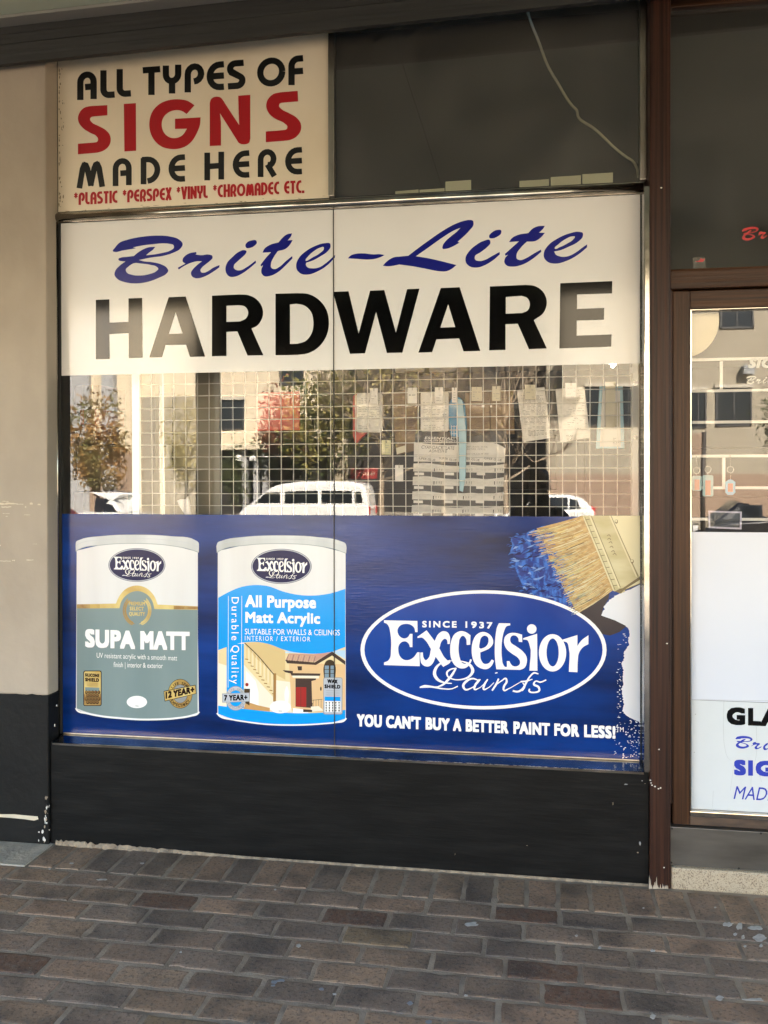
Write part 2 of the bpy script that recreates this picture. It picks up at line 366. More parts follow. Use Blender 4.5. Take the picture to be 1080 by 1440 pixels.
    def text1(s, body, p0, p1, cap, mname, off=0., sp=1., shear=0.):
        """body set from p0 (left, baseline) to p1 (right, baseline); cap = capital height in the same units"""
        vs, fs, x0, x1 = textmesh(body, off, sp, shear)
        a, b = Vector(p0), Vector(p1); e = (b-a); up = Vector((e.y, -e.x)).normalized()
        if e.x == 0 or s.world: up = Vector((-e.y, e.x)).normalized() if s.world else up
        if abs(e.x) > abs(e.y): up = Vector((0, 1 if s.world else -1))
        base = len(s.v); y = s.Y - s.k*s.step; mi = s.m(mname)
        for vx, vy in vs:
            q = a + e*((vx-x0)/(x1-x0)) + up*(vy*cap)
            u = s.pt((q.x, q.y)); s.v.append((u.x, y, u.z))
        for f in fs:
            q = tuple(base+i for i in f); v0, v1, v2 = (Vector(s.v[j]) for j in q[:3])
            if (v1-v0).cross(v2-v0).y > 0: q = q[::-1]
            s.f.append(q); s.mi.append(mi)
        s.k += 1; return s
    def build(s, name, parent=None):
        me = bpy.data.meshes.new(name); me.from_pydata(s.v, [], s.f)
        me.polygons.foreach_set('material_index', s.mi); me.update()
        return addobj(name, me, list(s.mats), parent)
_tc = {}
def textmesh(body, off, sp, shear):
    k = (body, off, sp, shear)
    if k in _tc: return _tc[k]
    c = bpy.data.curves.new('t', 'FONT'); c.body = body; c.offset = off; c.space_character = sp; c.shear = shear; c.resolution_u = 3
    o = bpy.data.objects.new('t', c); sc.collection.objects.link(o)
    dg = bpy.context.evaluated_depsgraph_get(); me = bpy.data.meshes.new_from_object(o.evaluated_get(dg))
    H = .695 + 2*off
    vs = [(v.co.x, (v.co.y + off)/H) for v in me.vertices]; fs = [tuple(p.vertices) for p in me.polygons]
    xs = [v[0] for v in vs] or [0, 1]
    bpy.data.objects.remove(o); bpy.data.meshes.remove(me); bpy.data.curves.remove(c)
    _tc[k] = (vs, fs, min(xs), max(xs)); return _tc[k]
W_, ZB, ZT = 2.400, 0.4446, 2.6272          # window: width and the heights of its lower and upper edge
GL = U(470, 700).x                            # joint of the two panes
PX0, PX1 = U(914, 700, -.11).x, U(943.5, 700, -.11).x   # wooden post
DX1 = 3.46                                    # right end of the door bay

# ------------------------------------------------------------------ ground
m = MB()                                     # the road falls away from the shop, then lies level
_p = [(-4.25, -.15), (-26, -.68), (-80, -.68), (-80, -1), (-4.25, -1)]
_v = [[m.bm.verts.new((x, y, z)) for y, z in _p] for x in (-80, 80)]
m.bm.faces.new(_v[0]); m.bm.faces.new(_v[1][::-1])
for i in range(5): m.bm.faces.new((_v[0][(i+1) % 5], _v[0][i], _v[1][i], _v[1][(i+1) % 5]))
bmesh.ops.recalc_face_normals(m.bm, faces=m.bm.faces[:]); struct('road', m, 'asphalt')
m = MB(); m.box(-80, 80, -4.25, -4.10, -.3, .0, bev=.012); struct('kerb', m, 'kerb_stone')
m = MB(); m.box(-80, 80, -33.2, -33.05, -.9, -.56); m.box(-80, 80, -60, -33.2, -.9, -.565); struct('far_pavement', m, 'concrete')
m = MB(); m.box(-80, 80, 14, 60, -.3, -.01); struct('ground', m, 'asphalt')
m = MB()
for i in range(14): m.box(-40 + i*6, -37 + i*6, -28.1, -27.97, -.69, -.6755)
struct('road_marking', m, 'road_paint')
# brick paving: every brick a worn block of its own in one sheet, laid a degree off the wall line
def paving():
    rnd = random.Random(3); V = []; Fc = []; C = []; slope = math.tan(R(-.75))
    pal = [(.325, .218, .142), (.295, .200, .134), (.265, .185, .130), (.345, .228, .146), (.235, .168, .122), (.330, .214, .140), (.290, .198, .138), (.215, .156, .116)]
    def brick(x0, x1, y0, y1):
        c = rnd.choice(pal); k = rnd.uniform(.80, 1.14); c = [v*k for v in c]
        q = rnd.random()
        if q < .025: c = [.24, .165, .095]
        elif q < .07: c = [.15, .085, .055]
        h = rnd.uniform(-.0012, .0014); tx, ty = rnd.uniform(-.003, .003), rnd.uniform(-.005, .005)
        b = len(V); e = .007; g = rnd.uniform(.0038, .0062); ang = rnd.uniform(-.008, .008)
        cx, cy2 = (x0+x1)/2, (y0+y1)/2
        nx, ny = max(2, int((x1-x0)/.03)), max(2, int((y1-y0)/.03))
        def put(x, y, z):
            dx, dy = x-cx, y-cy2; X = cx + dx - ang*dy; Y = cy2 + dy + ang*dx
            V.append((X, Y + slope*X, z + h + tx*dx + ty*dy))
        # outline with wobbly worn edge
        per = []
        for i in range(nx): per.append((x0+g + (x1-x0-2*g)*i/nx, y0+g))
        for i in range(ny): per.append((x1-g, y0+g + (y1-y0-2*g)*i/ny))
        for i in range(nx): per.append((x1-g - (x1-x0-2*g)*i/nx, y1-g))
        for i in range(ny): per.append((x0+g, y1-g - (y1-y0-2*g)*i/ny))
        n = len(per); wob = [rnd.uniform(-.0030, .0015) - (.006 if rnd.random() < .03 else 0) for _ in per]
        def ringr(ins, z, jz=0):
            for (x, y), wb in zip(per, wob):
                dx, dy = cx-x, cy2-y; L = math.hypot(dx, dy); ii = ins - wb
                sx = max(-1, min(1, dx/.02)); sy = max(-1, min(1, dy/.02))
                ax = abs(dx) >= (x1-x0)/2-g-.001; ay = abs(dy) >= (y1-y0)/2-g-.001
                put(x + (ii*math.copysign(1, dx) if ax else 0), y + (ii*math.copysign(1, dy) if ay else 0), z + rnd.uniform(-jz, jz))
        ringr(0, -.02); ringr(.0, -.0055); ringr(.0035, -.0012, .0005); ringr(.010, 0, .0004)
        for r_ in range(3):
            for i in range(n):
                j = (i+1) % n; Fc.append((b+r_*n+i, b+r_*n+j, b+(r_+1)*n+j, b+(r_+1)*n+i)); C.append(c)
        Fc.append(tuple(b+3*n+i for i in range(n))); C.append(c)
    xa, xb = -2.6, 4.4; y = -.078
    x = xa
    sx = .1155
    n0 = math.floor((xa - .005)/sx)
    x = .004
    while x < xb:
        brick(x, x+sx, y-.228, y); x += sx
    y -= .231; row = 0
    while y > -4.05:
        x = xa + (.1165 if row % 2 else 0) + .05*rnd.random()*0 - .02*row + rnd.uniform(-.012, .012)
        while x < xb:
            l = .235 + rnd.uniform(-.004, .004); brick(x, x+l, y-.118 + rnd.uniform(-.002, .002), y); x += l
        y -= .1195; row += 1
    me = bpy.data.meshes.new('pavement'); me.from_pydata(V, [], Fc)
    ca = me.color_attributes.new('brick', 'FLOAT_COLOR', 'CORNER')
    buf = []
    for f, c in zip(Fc, C): buf += [c[0], c[1], c[2], 1.0]*len(f)
    ca.data.foreach_set('color', buf)
    mm = bpy.data.materials.new('paving_brick'); mm.use_nodes = True; t = mm.node_tree; b = t.nodes['Principled BSDF']
    at = t.nodes.new('ShaderNodeAttribute'); at.attribute_name = 'brick'; tc = t.nodes.new('ShaderNodeTexCoord')
    def ns(scale, d): 
        n = t.nodes.new('ShaderNodeTexNoise'); n.inputs['Scale'].default_value = scale; n.inputs['Detail'].default_value = d
        t.links.new(tc.outputs['Object'], n.inputs['Vector']); return n
    n1, n2, n3 = ns(38, 8), ns(5, 6), ns(260, 3)
    def mix(a, bcol, fac_node, lo, hi, mode='MIX', mx=1.):
        rp = t.nodes.new('ShaderNodeValToRGB'); rp.color_ramp.elements[0].position = lo; rp.color_ramp.elements[1].position = hi
        rp.color_ramp.elements[1].color = (mx, mx, mx, 1); t.links.new(fac_node.outputs['Fac'], rp.inputs[0])
        k = t.nodes.new('ShaderNodeMix'); k.data_type = 'RGBA'; k.blend_type = mode
        t.links.new(rp.outputs[0], k.inputs['Factor']); t.links.new(a, k.inputs['A']); k.inputs['B'].default_value = (*bcol, 1); return k.outputs['Result']
    c = mix(at.outputs['Color'], (.17, .15, .125), n1, .48, .72, mx=.6)
    c = mix(c, (.050, .043, .038), n2, .46, .66, mx=.6)
    c = mix(c, (.34, .29, .23), n3, .62, .72, mx=.8)
    c = mix(c, (.03, .027, .025), ns(95, 5), .54, .66, mx=.55)
    t.links.new(c, b.inputs['Base Color']); b.inputs['Roughness'].default_value = .72; b.inputs['Specular IOR Level'].default_value = .35
    bp = t.nodes.new('ShaderNodeBump'); bp.inputs['Strength'].default_value = .8; bp.inputs['Distance'].default_value = .004
    t.links.new(n1.outputs['Fac'], bp.inputs['Height']); bp2 = t.nodes.new('ShaderNodeBump'); bp2.inputs['Strength'].default_value = .4; bp2.inputs['Distance'].default_value = .0015
    t.links.new(n3.outputs['Fac'], bp2.inputs['Height']); t.links.new(bp.outputs[0], bp2.inputs['Normal']); t.links.new(bp2.outputs[0], b.inputs['Normal'])
    o = addobj('pavement', me, mm); o['kind'] = 'structure'
    for p in me.polygons: p.use_smooth = False
    return o
pav = paving()
m = MB(); m.box(-80, 80, -4.1, 0.0, -.3, -.0030); mort = struct('paving_joints', m, 'mortar')
m = MB(); m.box(-2.6, 0.0, -.306, -.06, -.05, .003, bev=.004); struct('concrete_path', m, 'concrete')
def blob(cx, cy_, rx, ry, n=16, seed=0, j=.35):
    r = random.Random(seed); return [(cx + rx*math.cos(2*math.pi*k/n)*(1+r.uniform(-j, j)), cy_ + ry*math.sin(2*math.pi*k/n)*(1+r.uniform(-j, j))) for k in range(n)]
def splat(name, spots, mname, z, parent, sc_=.75):
    for i, (px, py, rx, ry) in enumerate(spots):
        m = MB(); loop = smooth(blob(px, py, rx*sc_, ry*sc_, 14, i*7+3), True, 2); vs = []
        for q in loop: p = G(q[0], q[1], z); vs.append(m.bm.verts.new((p.x, p.y, z)))
        f = m.bm.faces.new(vs); f.normal_update()
        if f.normal.z < 0: f.normal_flip()
        g = bmesh.ops.extrude_face_region(m.bm, geom=[f]); 
        bmesh.ops.translate(m.bm, vec=(0, 0, .0006), verts=[v for v in g['geom'] if isinstance(v, bmesh.types.BMVert)])
        m.build(name, mname, parent)
splat('paint_stain', [(1024, 1300, 9, 4), (1040, 1303, 5, 6), (1062, 1305, 12, 4), (1069, 1319, 11, 6), (1034, 1314, 4, 2.5), (1045, 1318, 3, 4), (1048, 1331, 3, 2), (1070, 1330, 3, 3), (918, 1337, 4, 2), (1012, 1404, 7, 4), (1060, 1406, 20, 2)], 'stain_white', .0022, pav)
splat('paint_stain', [(386, 1381, 7, 4), (395, 1379, 9, 2.5), (452, 1391, 5, 3.5), (577, 1411, 6, 4), (603, 1437, 9, 4), (384, 1386, 5, 2)], 'stain_blue', .0022, pav, .6)
splat('paint_stain', [(101, 1214, 4, 1.6), (144, 1237, 9, 1.2), (387, 1251, 2, 1.5), (70, 1222, 2, 1.4), (420, 1330, 5, 3), (663, 1300, 12, 4), (811, 1316, 3, 2), (843, 1333, 3, 2), (655, 1400, 3, 2), (918, 1430, 5, 4), (905, 1277, 2, 1), (1006, 1276, 2, 1.2), (254, 1339, 2, 2), (200, 1214, 4, 1.4), (470, 1398, 4, 2)], 'stain_white', .0021, pav)

# ------------------------------------------------------------------ the shop
sb = thing('shop_building', 'low rendered shop building that carries the black beam and street canopy', 'building', (0, 7, 0))
ztop = 6.2
m = MB(); m.box(-14, 16, 0.02, .25, 3.46, ztop); m.box(-14, -.32, .0, .25, 0, 3.52); m.box(DX1, 16, .0, .25, 0, 3.52)
m.box(-14, -13.75, .25, 14, 0, ztop); m.box(15.75, 16, .25, 14, 0, ztop); m.box(-14, 16, 14, 14.25, 0, ztop)
m.build('wall', 'shop_wall', sb)
m = MB(); m.box(-14.2, 16.2, -.05, 14.4, ztop, ztop+.25); m.build('roof', 'roof_dark_flat', sb)
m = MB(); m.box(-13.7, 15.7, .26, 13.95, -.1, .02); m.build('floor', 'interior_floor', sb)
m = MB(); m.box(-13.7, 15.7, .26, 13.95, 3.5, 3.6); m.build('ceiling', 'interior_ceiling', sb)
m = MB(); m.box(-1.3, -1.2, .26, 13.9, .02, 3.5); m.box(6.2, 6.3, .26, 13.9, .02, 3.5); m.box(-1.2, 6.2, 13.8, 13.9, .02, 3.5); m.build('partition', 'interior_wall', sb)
# canopy over the pavement, with its outer fascia
YB = -.175
_a, _b = U(0, 95, -.148), U(905, 0, -.148)
def bz(x): return _a.z + (_b.z - _a.z)*(x - _a.x)/(_b.x - _a.x)   # the black beam's lower edge rises slightly to the right
BH_ = U(0, 35, YB).z - bz(U(0, 35, YB).x)
print('beam', bz(0), BH_)
cn = thing('street_canopy', 'grey soffited canopy reaching from the shop over the brick pavement', 'canopy', (1, -2, 3.45))
m = MB()
pts = [(-14, bz(-1.2)+.200), (16, bz(-1.2)+.200 + .0207*17)]
m.prism([(-14, bz(-14)+BH_+.002), (16, bz(16)+BH_+.002), (16, bz(16)+BH_+.052), (-14, bz(-14)+BH_+.052)], -3.95, -.02)
m.build('soffit', 'soffit_grey', cn)
m = MB(); m.box(-14, 16, -4.0, -3.951, 3.02, 3.9); m.build('fascia', 'soffit_grey', cn)
m = MB()
for x in (-1.2, 1.4, 4.0):
    m = MB(); m.box(x-.002, x+.002, -3.9, -.25, bz(x)+BH_-.001, bz(x)+BH_+.010); m.build('soffit_joint', 'dark_gasket', cn)
vz = M(540, 514, 3.9).z; va, vb_ = M(296, 500, 3.9).x, M(787, 500, 3.9).x
m = MB(); m.box(va, vb_, -3.95, -3.90, vz, 3.019); m.build('valance_board', 'roof_dark_flat', cn)
m = MB(); m.prism([(-3, bz(-3)+BH_-.012), (6, bz(6)+BH_-.012), (6, bz(6)+BH_+.0), (-3, bz(-3)+BH_+.0)], YB-.07, YB-.001); m.build('flashing_strip', 'flashing', cn)
bb = thing('fascia_beam', 'black boarded beam crossing above the shop window under the canopy', 'beam', (1, -.05, 3.3))
m = MB()
hb = BH_/4
for i in range(4):
    a, b = i*hb, i*hb + hb - .0016
    m.prism([(-3, bz(-3)+a), (6, bz(6)+a), (6, bz(6)+b), (-3, bz(-3)+b)], YB + .0012*(i % 2), -.148)
m.prism([(-3, bz(-3)+.004), (6, bz(6)+.004), (6, bz(6)+BH_-.004), (-3, bz(-3)+BH_-.004)], YB+.008, -.150)
m.build('boarding', 'beam_black', bb)
# canopy posts at the kerb
def post(x, y, label):
    t = thing('canopy_post', label, 'post', (x, y, 0), 'posts carrying the canopy')
    m = MB(); m.box(x-.085, x+.085, y-.085, y+.085, .12, 3.02, bev=.012); m.build('shaft', 'post_paint', t)
    m = MB(); m.box(x-.13, x+.13, y-.13, y+.13, -.004, .14, bev=.015); m.build('base', 'kerb_stone', t)
p = M(293, 700, 3.75); post(p.x, p.y, 'square grey canopy post at the kerb, mirrored left of the window middle')
post(p.x + 6.4, p.y, 'square grey canopy post at the kerb, outside the photo to the right')
# plastered pillar on the left
pl = thing('plaster_pillar', 'beige plastered pillar with a black painted base left of the shop window', 'pillar', (-.4, 0, 0))
XP = U(66, 600, -.10).x; zb = .615
m = MB(); m.box(-2.2, XP, -.10, -.0, zb+.012, 3.45, bev=.008); m.build('plaster_shaft', 'plaster', pl)
m = MB(); m.box(-2.2, XP+.001, -.101, -.0, .0, zb, bev=.008)
rr = random.Random(5); n = 60                 # hand-cut upper edge of the black paint
V = []
for i in range(n+1):
    x = -2.2 + (XP + .001 + 2.2)*i/n; V.append((x, zb + .014 + rr.uniform(-.004, .004)))
for i in range(n): m.prism([(V[i][0], zb-.02), (V[i+1][0], zb-.02), (V[i+1][0], V[i+1][1]), (V[i][0], V[i][1])], -.1025, -.08)
m.box(XP-.02, XP+.0022, -.1024, -.002, zb-.02, zb+.010)
m.build('painted_base', 'black_plaster', pl)
f = Flat(-.1036)
f.add([(-90, 1141), (-10, 1143), (0, 1145), (20, 1145), (40, 1147), (53, 1148), (54, 1152), (48, 1154), (34, 1152), (15, 1150), (0, 1149), (-90, 1147)], 'chip_cream')
f.build('paint_scrape', pl)
f = Flat(-.1008); rr = random.Random(11)
for (x0, x1, y, h) in ((-40, 25, 708.5, 3.2), (2, 16, 713, 1.8), (3, 12, 705, 1.2), (25, 33, 709, 1.4), (0, 15, 789, 1.2), (-50, -4, 786, 2), (37, 47, 787.5, 1.6), (4, 14, 722, .9), (34, 43, 724, .7), (42, 46, 708, 3), (53, 57, 709.5, 2.2), (35, 37, 713, 2), (17, 21, 788, 2), (-30, 1, 767, 2), (8, 11, 726, 1), (46, 52, 765, .6)):
    nn = max(5, int((x1-x0)/3)); top = [(x0 + (x1-x0)*i/nn, y - h*rr.uniform(.1, .6)) for i in range(nn+1)]; bot = [(x1 - (x1-x0)*i/nn, y + h*rr.uniform(.1, .6)) for i in range(nn+1)]
    f.add(top + bot, 'chip_cream')
f.build('paint_scratch', pl)['kind'] = 'stuff'
# rough broken corner between pillar and the black wall
f = Flat(-.1045); rr = random.Random(21)
for i in range(46):
    y = rr.uniform(1120, 1206); x = 66 + (1130-y)*.13 + rr.uniform(-4, 5); s_ = rr.uniform(.6, 2.4)
    f.add(blob(x, y, s_*.7, s_*1.3, 7, i), rr.choice(['chip_white', 'fillet', 'black_paint', 'black_paint', 'black_paint']))
for (x, y, rx, ry) in ((63, 1152, 1.6, 3), (66, 1157, 1.5, 2), (63.5, 1156, 1, 3.5), (55, 1170, 1.7, 1.6), (54.5, 1182, 1, 2), (48, 1195, 1, 3), (49.5, 1201, 2.2, 4), (64, 1201, 1.2, 4), (62, 1191.5, 2, 1), (69.5, 1167, 1, 1), (77, 1020, .9, 2.4), (80, 992, .8, 2)):
    f.add(blob(x, y, rx*.7, ry*.75, 8, int(x)), 'chip_white')
f.build('chipped_paint', pl)['kind'] = 'stuff'
# black wall under the window
rs = thing('stall_riser', 'black painted low wall under the shop window, bare mortar along its foot', 'wall', (1.2, -.05, 0))
m = MB(); m.box(XP+.003, PX0-.001, -.088, .05, .002, ZB-.014, bev=.003); m.build('painted_wall', 'black_paint', rs)
m = MB(); rr = random.Random(9); n = 70; prev = None
n = 220; rows_ = []
for i in range(n+1):
    u = i/n; x = .015 + (PX0-.02)*u; k = max(.02, .8 - u*2.2 + .25*math.sin(u*9)*max(0, .5-u)); hh = .005 + .020*k*rr.uniform(.75, 1.1) - (.010*k if rr.random() < .05 else 0)
    dy = .013*rr.uniform(.6, 1.1)*(.4 + .6*k)
    rows_.append([m.bm.verts.new((x, y, z)) for y, z in ((-.088-dy*1.3, -.004), (-.088-dy, hh*.55), (-.0885-dy*.35, hh), (-.08, hh))])
for a, b in zip(rows_, rows_[1:]):
    for j in range(3): m.bm.faces.new((a[j], b[j], b[j+1], a[j+1]))
m.build('mortar_foot', 'fillet', rs)
f = Flat(-.0888); rr = random.Random(2)
for (x, y, rx, ry) in ((862, 1130, 1, 3.6), (741, 1189, 2, .8), (640, 1201, .8, 2.5), (900, 1186, 1.8, 5), (897, 1199, 2.4, 1.6), (880, 1103, 4, 1.2), (903, 1098, 1.6, 1.6), (907, 1102, 1.3, 1)):
    f.add(blob(x, y, rx*.6, ry*.6, 9, int(x)), rr.choice(['fillet', 'txt_grey']))
f.build('paint_scratch', rs)['kind'] = 'stuff'

# ------------------------------------------------------------------ display window
sw = thing('shop_window', 'wide aluminium framed display window of two panes above the black wall', 'window', (1.2, 0, ZB))
for a, b in ((-.012, GL-.001), (GL+.001, W_+.012)):
    m = MB(); v = [m.bm.verts.new(q) for q in ((a, 0, ZB-.01), (b, 0, ZB-.01), (b, 0, ZT+.01), (a, 0, ZT+.01))]; m.bm.faces.new(v); m.build('pane', 'shop_glass', sw)
m = MB(); m.box(GL-.0016, GL+.0016, -.0062, .004, ZB, ZT); m.build('pane_joint', 'dark_gasket', sw)
m = MB()                                      # polished sill, sloping to a bright lip
m.prism([(0, 0), (0, 0)], 0, 0) if False else None
sx0, sx1 = U(74, 1044, -.10).x, U(905, 1086, -.10).x
a = [(0.004, ZB-.002), (-.099, ZB-.012), (-.103, ZB-.013), (-.103, ZB-.022), (-.06, ZB-.0215), (.004, ZB-.0215)]
va = [m.bm.verts.new((sx0, y, z)) for y, z in a]; vb = [m.bm.verts.new((sx1, y, z)) for y, z in a]
m.bm.faces.new(va); m.bm.faces.new(vb[::-1])
for i in range(6): m.bm.faces.new((va[(i+1) % 6], va[i], vb[i], vb[(i+1) % 6]))
bmesh.ops.recalc_face_normals(m.bm, faces=m.bm.faces[:]); m.build('sill', 'chrome', sw)
m = MB(); m.box(.004, W_-.004, -.010, -.0035, ZB-.002, ZB+.0035, bev=.0015); m.build('glazing_bead', 'chrome_dull', sw)
m = MB()                                      # head: half-round chromed bar
hz = ZT + .036
for z0, z1, yf in ((ZT+.006, ZT+.022, -.020), (ZT+.022, ZT+.045, -.044), (ZT+.045, ZT+.066, -.026)): pass
hz = ZT+.023
m.tube([(-.028, -.008, hz), (W_+.01, -.008, hz)], .019, 20)
m.box(-.02, W_+.012, -.006, .02, ZT+.003, ZT+.047)
m.build('head_bar', 'chrome', sw)
m = MB(); m.tube([(-.0205, -.012, ZB-.012), (-.0205, -.012, ZT+.004)], .0105, 20); m.box(-.030, -.0105, -.010, .02, ZB-.012, ZT+.004); m.build('jamb', 'chrome', sw)
m = MB(); m.box(-.0098, -.0006, -.0062, .02, ZB-.002, ZT+.003); m.box(-.042, -.0305, -.012, .02, ZB-.012, 3.4); m.build('gasket', 'dark_gasket', sw)
m = MB(); m.box(W_+.0035, W_+.030, -.098, .02, ZB-.016, ZT+.002, bev=.004); m.build('jamb', 'chrome', sw)
# the glazing above the head bar
uw = thing('upper_window', 'dark upper window pane above the white banner, a cream cable hanging inside it', 'window', (1.8, 0, ZT+.07))
SX = U(467.5, 200).x
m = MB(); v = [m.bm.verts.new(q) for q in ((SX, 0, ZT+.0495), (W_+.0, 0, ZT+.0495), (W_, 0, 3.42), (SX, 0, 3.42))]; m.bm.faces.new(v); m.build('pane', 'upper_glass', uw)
m = MB(); m.box(SX-.013, SX+.012, -.022, .015, ZT+.050, 3.4, bev=.004); m.box(W_-.004, PX0-.0005, -.022, .015, ZT+.050, 3.4, bev=.004); m.build('frame', 'chrome_dull', uw)
m = MB(); m.box(SX+.012, W_-.004, -.008, .010, ZT+.0475, ZT+.0492); m.build('bead', 'dark_gasket', uw)

# ------------------------------------------------------------------ door bay
wp = thing('wooden_post', 'dark stained timber post between the display window and the door, foot worn pale', 'post', ((PX0+PX1)/2, -.05, 0))
m = MB(); m.box(PX0, PX1, -.11, .06, .0, 3.45, bev=.007); m.build('timber', 'post_wood', wp)
f = Flat(-.1106); rr = random.Random(8)
for i in range(16):
    x = 913.5 + i*1.7 + rr.uniform(-.5, .5); h = rr.uniform(1, 13)*(1.6 if i < 8 else .6)
    f.add([(x-.9, 1250), (x+1.0, 1250), (x+.5, 1250-h*.6), (x+.1, 1250-h), (x-.5, 1250-h*.7)], 'bare_wood')
for (x, y) in ((914.5, 1097), (915.5, 1101), (917, 1104), (921, 1106), (926, 1109), (929, 1108), (927, 1054), (938, 905), (930, 264), (934, 1220)):
    f.add(blob(x, y, 1.3, .9, 7, int(y)), 'chip_white')
f.build('worn_patch', wp)['kind'] = 'stuff'
df = thing('door_frame', 'dark wooden door frame with a glazed fanlight above the shop door', 'door frame', (2.97, 0, 0))
zt0, zt1 = U(960, 407, -.05).z, U(960, 378.5, -.05).z
m = MB(); m.box(PX1-.002, DX1, -.062, .06, zt0, zt1, bev=.010); m.build('transom', 'rail_wood', df)
fx = U(946.5, 700, -.04).x
m = MB(); m.box(PX1+.0005, PX1+.014, -.052, .06, .30, zt0-.001, bev=.003); m.build('jamb', 'post_wood', df)
m = MB(); m.box(PX1+.001, DX1, -.03, .05, U(1000, 8, -.02).z, 3.45, bev=.004); m.build('head', 'rail_wood', df)
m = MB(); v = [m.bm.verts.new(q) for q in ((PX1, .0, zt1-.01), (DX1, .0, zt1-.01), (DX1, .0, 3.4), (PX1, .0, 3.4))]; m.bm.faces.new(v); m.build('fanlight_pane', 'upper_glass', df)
m = MB(); m.box(DX1-.05, DX1, -.06, .06, .27, zt0); m.build('jamb', 'post_wood', df)
sd = thing('shop_door', 'brown wooden shop door with a glazed panel and metal kick plate', 'door', (3.0, 0, .28))
gx0 = U(969.5, 700, -.03).x; gz1 = U(975, 436, -.03).z; gz0 = U(975, 1138, -.03).z
dx0 = PX1 + .015; dx1 = DX1 - .052
m = MB(); m.box(dx0, gx0, -.045, .0, .215, zt0-.004, bev=.005); m.build('stile', 'door_wood', sd)
m = MB(); m.box(dx1-.09, dx1, -.045, .0, .215, zt0-.004, bev=.005); m.build('stile', 'door_wood', sd)
m = MB(); m.box(gx0, dx1-.0905, -.044, -.001, gz1, zt0-.005, bev=.004); m.build('top_rail', 'rail_wood', sd)
zk1 = U(990, 1165.5, -.08).z; zk0 = U(990, 1220, -.08).z
m = MB(); m.box(gx0, dx1-.0905, -.044, -.001, zk1-.02, gz0-.022, bev=.004); m.build('bottom_rail', 'worn_wood', sd)
m = MB(); m.box(PX1+.001, DX1-.051, -.080, -.0455, zk0, zk1, bev=.0015); kp = m.build('kick_plate', 'alu_kick', sd)
for px, py in ((945, 1165), (944, 1213), (1039, 1221), (1070, 1172)):
    m = MB(); q = U(px, py, -.081); m.tube([(q.x, -.0802, q.z), (q.x, -.0825, q.z)], .004, 8); m.build('screw', 'dark_gasket', kp)
gx1 = dx1-.0915
m = MB(); v = [m.bm.verts.new(q) for q in ((gx0, -.02, gz0), (gx1, -.02, gz0), (gx1, -.02, gz1), (gx0, -.02, gz1))]; m.bm.faces.new(v); m.build('pane', 'shop_glass', sd)
m = MB(); m.box(gx0+.0003, gx0+.0055, -.047, -.021, gz0, gz1, bev=.001); m.box(gx0+.0058, gx1, -.047, -.021, gz1-.004, gz1-.0002, bev=.001)
m.box(gx0+.0003, gx1, -.049, -.021, gz0-.0215, gz0-.001, bev=.003); m.build('glazing_bead', 'chrome', sd)
th = thing('door_threshold', 'speckled terrazzo threshold step under the shop door', 'step', (3, -.05, 0))
m = MB(); m.box(PX1+.002, DX1+.2, -.102, .1, -.004, U(1000, 1223, -.10).z, bev=.010); m.build('step', 'terrazzo', th)
# the rest of the bay behind door and post
m = MB(); m.box(DX1-.001, DX1+.0, 0, .0, 0, 0) if False else None; m.bm.free()
